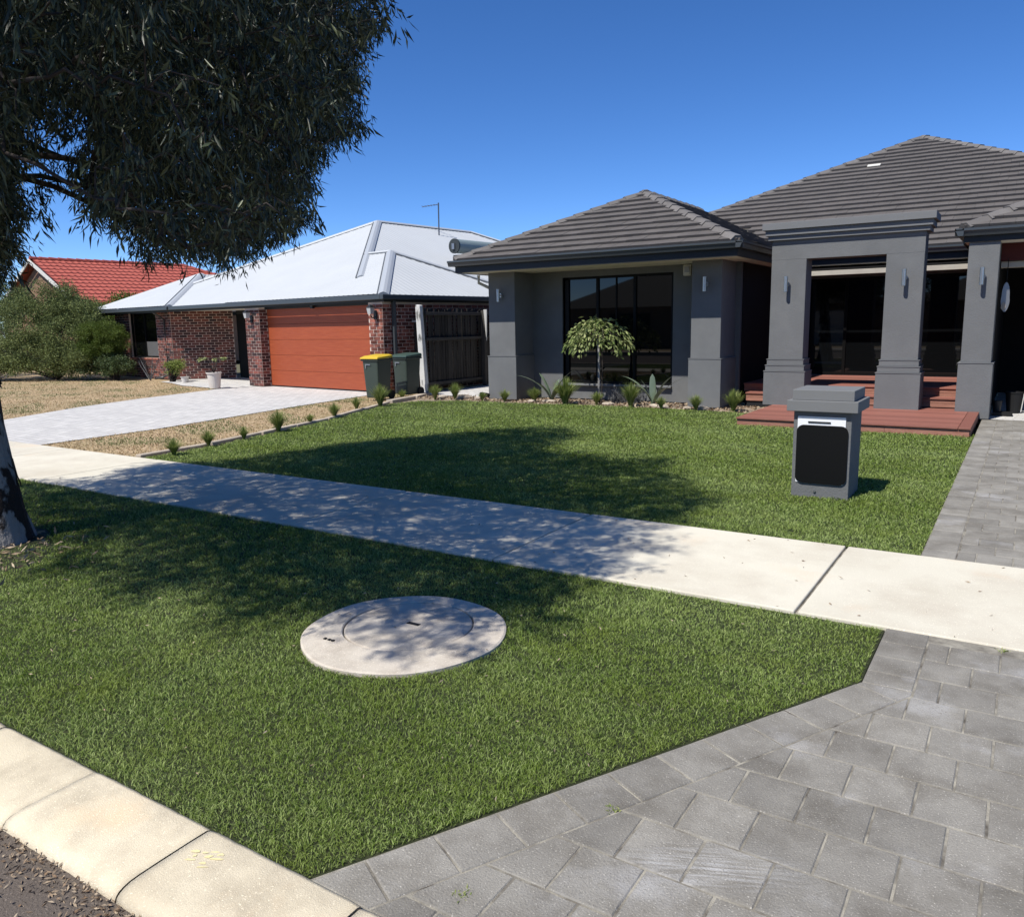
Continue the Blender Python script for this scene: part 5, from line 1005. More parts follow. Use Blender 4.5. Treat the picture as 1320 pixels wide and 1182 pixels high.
CLUSTERS_MID='-589,353,461 -634,471,529 -473,400,605 -749,707,482 -538,206,310 -546,432,420 -575,206,290 -624,202,444 -518,353,394 -592,554,336 -775,558,344 -391,102,560 -602,409,637 -877,398,373 -764,660,446 -855,1,442 -708,606,435 -590,255,484 -348,142,300 -723,620,399 -800,391,649 -516,509,385 -331,171,467 -692,133,360 -666,256,448 -710,590,298 -681,518,714 -445,378,376 -426,159,282 -365,61,465 -604,454,562 -680,388,470 -665,648,414 -766,135,574 -486,135,611 -768,329,626 -393,389,391 -483,26,407 -539,446,317 -629,188,588 -711,661,540 -433,76,548 -572,374,520 -691,330,530 -727,220,440 -791,318,594 -331,289,470 -827,585,281 -688,185,595 -773,143,383 -803,458,694 -460,166,566 -394,132,501 -745,677,603 -419,407,509 -912,96,477 -797,175,662 -807,600,486 -808,140,366 -852,538,327 -955,138,441 -533,398,573 -894,391,330 -483,2,543 -814,320,508 -542,95,640 -630,282,503 -892,208,426 -424,89,338 -550,424,656 -746,336,555 -311,101,424 -631,101,523 -700,252,294 -641,478,444 -675,57,598 -479,409,355 -903,156,525 -763,636,281 -491,375,508 -675,454,395 -839,308,447 -754,16,562 -959,189,358 -529,333,649 -689,475,712 -355,372,451 -732,188,710 -578,228,683 -681,130,703 -732,493,610 -715,99,416 -888,219,555 -763,559,271 -430,80,470 -813,388,341 -582,34,664 -661,569,277 -583,538,397 -748,331,243 -554,543,334 -478,252,435 -758,339,322 -888,362,704 -611,316,428 -732,357,444 -922,238,446 -680,707,488 -584,267,650 -484,165,524 -653,191,560 -706,228,488 -703,479,371 -661,280,598 -755,70,593 -497,417,251 -782,476,440 -718,509,333 -687,591,608 -856,236,284 -911,364,290 -763,27,503 -853,450,413 -734,654,337 -780,636,523 -904,280,594 -760,622,413 -651,531,553 -669,672,447 -359,205,613 -660,76,525 -883,167,357 -458,56,502 -673,582,412 -514,318,580 -611,425,449 -549,483,462 -385,332,559 -650,466,479 -613,395,297 -829,536,569 -533,194,276 -453,101,644 -762,314,393 -686,275,679 -564,165,638 -559,376,266 -753,32,464 -431,277,548 -725,610,364 -639,217,527 -866,247,391 -812,360,595 -591,132,503 -539,257,524 -414,195,669 -805,428,404 -716,107,495 -346,244,275 -834,226,490 -725,577,265 -470,-42,527 -764,229,549 -503,453,530 -683,521,260 -857,124,664 -811,545,411 -816,-20,460 -461,184,363 -662,629,495 -600,99,292 -608,101,587 -722,103,599 -850,382,456 -791,90,511 -732,451,509 -702,256,391 -556,482,264 -606,275,369 -678,306,720 -369,102,357 -464,307,295 -820,284,683 -765,487,339 -415,328,630 -588,592,408 -905,319,519 -794,113,613 -452,285,350 -785,506,286 -366,351,367 -346,237,394 -860,10,511 -611,26,498 -719,43,542 -553,298,348 -725,174,661 -531,536,450 -506,221,480 -809,335,416 -360,184,434 -550,121,703 -832,383,277 -575,298,584 -497,430,674 -678,539,660 -780,674,372 -759,405,716 -853,253,674 -350,-7,528 -734,627,538 -863,451,677 -788,330,675 -504,458,296 -775,431,610 -487,311,255 -653,526,624 -759,592,644 -384,391,493 -481,12,454 -570,448,628 -408,289,259 -515,257,628 -455,504,540 -601,486,422 -646,489,359 -761,92,368 -787,652,491 -295,239,312 -882,129,490 -833,603,383 -528,512,340 -621,284,652 -577,319,481 -762,126,474 -706,532,297 -540,9,432 -334,272,525 -339,70,593 -828,179,289 -401,162,547 -691,142,531 -681,442,267 -851,402,334 -821,164,629 -817,61,409 -703,224,368 -658,557,487 -510,296,430 -449,379,515 -511,509,423 -412,38,592 -539,201,424 -704,355,719 -665,102,600 -777,274,528 -854,504,588 -846,396,708 -623,234,557 -728,346,406 -842,114,394 -790,172,312 -500,372,257 -676,142,303 -433,159,433 -692,206,705 -762,328,458 -581,366,365 -774,489,389 -674,584,507 -444,344,359 -438,212,513 -413,365,593 -916,123,381 -818,163,575 -629,147,557 -651,422,406 -897,83,400 -434,251,342 -821,515,346 -510,428,335 -556,-17,471 -543,260,449 -857,100,565 -848,260,607 -434,282,312 -830,202,683 -674,425,701 -453,62,397 -289,285,298 -488,404,535 -907,236,525 -641,52,641 -785,355,265 -572,195,350 -716,405,477 -923,313,359 -546,270,680 -927,157,634 -498,345,423 -634,45,562 -891,394,589 -691,382,388 -729,572,432 -809,632,433 -871,277,283 -503,402,288 -464,101,478 -466,450,641 -729,726,452 -451,404,282 -566,121,580 -721,218,642 -968,159,413 -369,211,460 -614,499,549 -648,165,675 -429,328,410 -846,247,333 -592,404,487 -644,286,250 -437,-25,538 -582,91,464 -773,392,414 -899,195,605 -924,109,576 -574,202,623 -465,472,607 -771,494,535 -527,192,514 -720,642,288 -586,330,604 -409,327,366 -753,551,479 -408,181,500 -856,139,607 -844,340,398 -709,570,701 -351,330,317 -719,320,430 -363,38,504 -755,72,656 -348,181,505 -397,257,404 -652,225,307 -691,493,614 -698,272,715 -630,443,368 -497,112,467 -696,292,608 -427,334,482 -499,448,373 -739,162,408 -468,131,447 -370,58,612 -544,106,535 -424,234,454 -336,251,449 -874,92,361 -539,41,404 -365,176,560 -412,303,568 -819,458,434 -548,426,509 -550,377,644 -783,477,624 -378,52,534 -461,246,716 -649,648,378 -718,578,517 -734,138,643 -780,229,315 -512,253,672 -393,337,334 -686,280,520 -841,161,428 -715,260,595 -352,205,376 -585,511,264 -569,228,509 -688,667,501 -648,403,623 -339,109,502 -760,248,671 -672,275,328 -775,600,269 -535,452,269 -853,336,295 -667,245,271 -345,-16,491 -746,520,557 -846,496,451 -844,582,333 -630,341,367 -638,526,381 -873,40,437 -652,397,368 -715,450,292 -365,184,679 -736,377,681 -359,37,435 -545,389,700 -473,185,436 -773,505,500 -909,281,491 -569,-60,545 -446,206,554 -605,280,562 -882,424,449 -394,7,614 -665,207,365 -466,154,487 -880,340,639 -616,573,393 -663,566,369 -515,19,536 -838,92,515 -384,331,476 -603,539,291 -723,606,488 -896,179,474 -547,0,523 -527,542,409 -626,220,359 -611,261,309 -393,369,451 -480,122,561 -686,-22,595 -484,255,344 -360,297,403 -478,496,409 -801,372,300 -376,365,303 -320,130,530 -779,203,354 -689,297,453 -687,94,375 -738,150,292 -573,202,409 -521,292,719 -706,541,467 -558,234,330 -965,233,489 -722,268,509 -693,621,337 -381,-36,533 -429,397,341 -626,396,675 -693,204,256 -321,354,410 -899,358,420 -885,55,515 -490,384,578 -686,223,426 -483,122,514 -852,154,566 -327,326,457 -768,212,633 -705,188,368 -814,20,488 -488,384,431 -655,180,288 -666,371,612 -932,255,411 -706,506,568 -393,307,429 -660,539,305 -340,297,571 -802,382,440 -561,229,435 -874,202,351 -433,374,251 -635,324,467 -689,485,262 -490,350,648 -892,416,626 -655,636,551 -735,400,513 -421,217,596 -725,291,341 -633,-12,586 -478,347,571 -589,404,325 -616,198,400 -331,150,498 -918,232,325 -705,179,330 -433,260,606 -610,446,636 -633,589,503 -740,504,260 -826,180,537 -690,623,587 -427,-23,593 -794,53,600 -509,50,508 -450,467,404 -494,290,503 -545,373,361 -396,418,534 -605,607,374 -640,190,474 -757,301,327 -809,567,652 -882,419,531 -469,383,322 -706,315,482 -790,360,362 -411,418,368 -639,538,264 -919,257,630 -713,421,607 -689,36,523 -808,258,705 -434,10,495 -370,299,252 -871,449,598 -699,12,614 -765,634,347 -728,362,481 -339,319,284 -534,340,265 -735,441,689 -781,82,629 -552,159,346 -482,478,353 -739,547,392 -766,725,397 -596,312,637 -443,311,377 -580,316,718 -693,464,447 -747,580,334 -606,483,460 -809,79,659 -720,206,521 -638,462,595 -751,646,379 -663,192,508 -779,608,562 -539,322,399 -452,350,307 -375,74,400 -641,190,343 -706,98,550 -485,230,691 -681,-4,501 -612,473,346 -836,25,536 -819,-3,395 -829,278,582 -610,116,404 -777,419,488 -571,452,249 -904,78,536 -538,474,535 -804,266,390 -626,410,347 -518,208,661 -356,196,291 -573,575,371 -842,359,715 -637,81,553 -474,89,341 -726,-28,582 -442,167,716 -539,98,492 -418,309,294 -331,340,357 -897,413,281 -852,428,384 -498,-16,576 -772,544,416 -988,117,476 -404,338,243 -786,158,612 -728,51,489 -472,155,637 -636,315,398 -313,154,390 -456,286,412 -634,602,413 -620,549,438 -818,236,455 -524,244,374 -723,427,405 -504,236,515 -457,539,517 -717,431,556 -782,394,370 -415,306,674 -639,571,306 -478,509,495 -474,379,711 -750,200,468 -721,685,496 -452,368,416 -738,293,250 -327,21,441 -711,329,619 -742,437,435 -852,253,536 -743,691,545 -522,215,243 -917,42,419 -686,406,628 -641,319,621 -798,213,540 -312,170,356 -340,408,458 -585,522,522 -730,739,415 -549,164,557 -765,239,423 -559,297,507 -592,341,535 -652,90,482 -552,466,408 -582,-2,590 -628,223,598 -377,321,516 -630,387,397 -513,165,677 -837,168,375 -607,402,249 -732,32,592 -438,245,488 -585,256,245 -950,266,476 -743,217,277 -675,401,672 -893,257,414 -337,152,575 -433,241,413 -807,566,472 -572,105,392 -780,37,368 -748,401,645 -817,186,416 -727,470,263 -512,383,338 -705,514,426 -614,173,653 -758,164,504 -847,554,284 -782,711,349 -328,70,497 -809,99,421 -315,155,431 -881,442,500 -978,74,486 -607,330,574 -399,218,317 -486,377,674 -562,169,468 -828,346,342 -625,498,253 -469,466,532 -519,370,661 -565,366,409 -725,601,713 -634,297,300 -852,429,473 -397,125,591 -616,533,477 -821,305,400 -725,655,426 -620,3,429 -494,183,478 -514,281,535 -443,214,330 -666,296,382 -836,233,585 -821,629,336 -593,147,581 -834,272,269 -685,101,681 -732,511,714 -729,225,559 -478,303,717 -506,226,285 -524,38,603 -844,541,432 -300,303,337 -740,583,550 -398,256,592 -789,111,390 -840,552,500 -673,577,666 -827,495,532 -435,166,475 -713,45,456 -629,638,412 -647,532,455 -440,233,636 -532,102,297 -400,87,525 -540,159,608 -694,321,260 -714,341,681 -786,618,310 -744,530,596 -858,432,719 -787,127,689 -803,512,429 -895,164,391 -791,60,483 -518,251,582 -864,349,605 -866,217,654 -552,154,688 -700,499,497 -716,655,607 -646,335,433 -973,160,574 -697,451,533 -763,41,616 -866,312,271 -534,386,396 -833,414,445 -757,536,690 -790,42,541 -853,546,392 -582,241,298 -468,193,298 -732,179,575 -562,427,342 -636,467,266 -843,408,658 -446,458,502 -432,148,354 -908,34,564 -576,29,537 -528,148,302 -706,699,397 -888,242,349 -415,179,580 -732,207,678 -937,341,323 -683,553,551 -429,68,425 -778,598,369 -525,442,584 -643,-57,530 -381,207,583 -699,372,429 -852,461,510 -809,277,507 -428,45,531 -563,157,524 -619,350,675 -864,331,428 -518,310,369 -390,253,456 -675,524,386 -722,182,613 -481,117,703 -806,664,340 -348,85,421 -387,8,561 -901,318,702 -513,551,484 -650,693,510 -335,353,510 -907,144,338 -505,37,434 -813,506,495 -559,-32,595 -383,194,406 -609,70,487 -597,460,396 -624,236,708 -623,70,347 -956,215,330 -450,429,602 -565,514,310 -598,167,411 -323,218,286 -962,148,614 -596,160,286 -368,115,476 -738,281,413 -524,-40,603 -673,604,640 -493,215,374 -411,363,280 -491,76,429 -443,126,701 -869,56,380 -374,108,318 -772,650,564 -794,596,426 -658,157,533 -671,194,636 -534,347,311 -783,-21,501 -685,490,337 -767,551,529 -877,269,703 -521,97,380 -619,141,718 -609,443,252 -417,100,296 -714,317,556 -712,156,384 -527,472,382 -841,364,425 -722,348,334 -773,547,307 -706,297,644 -749,594,294'
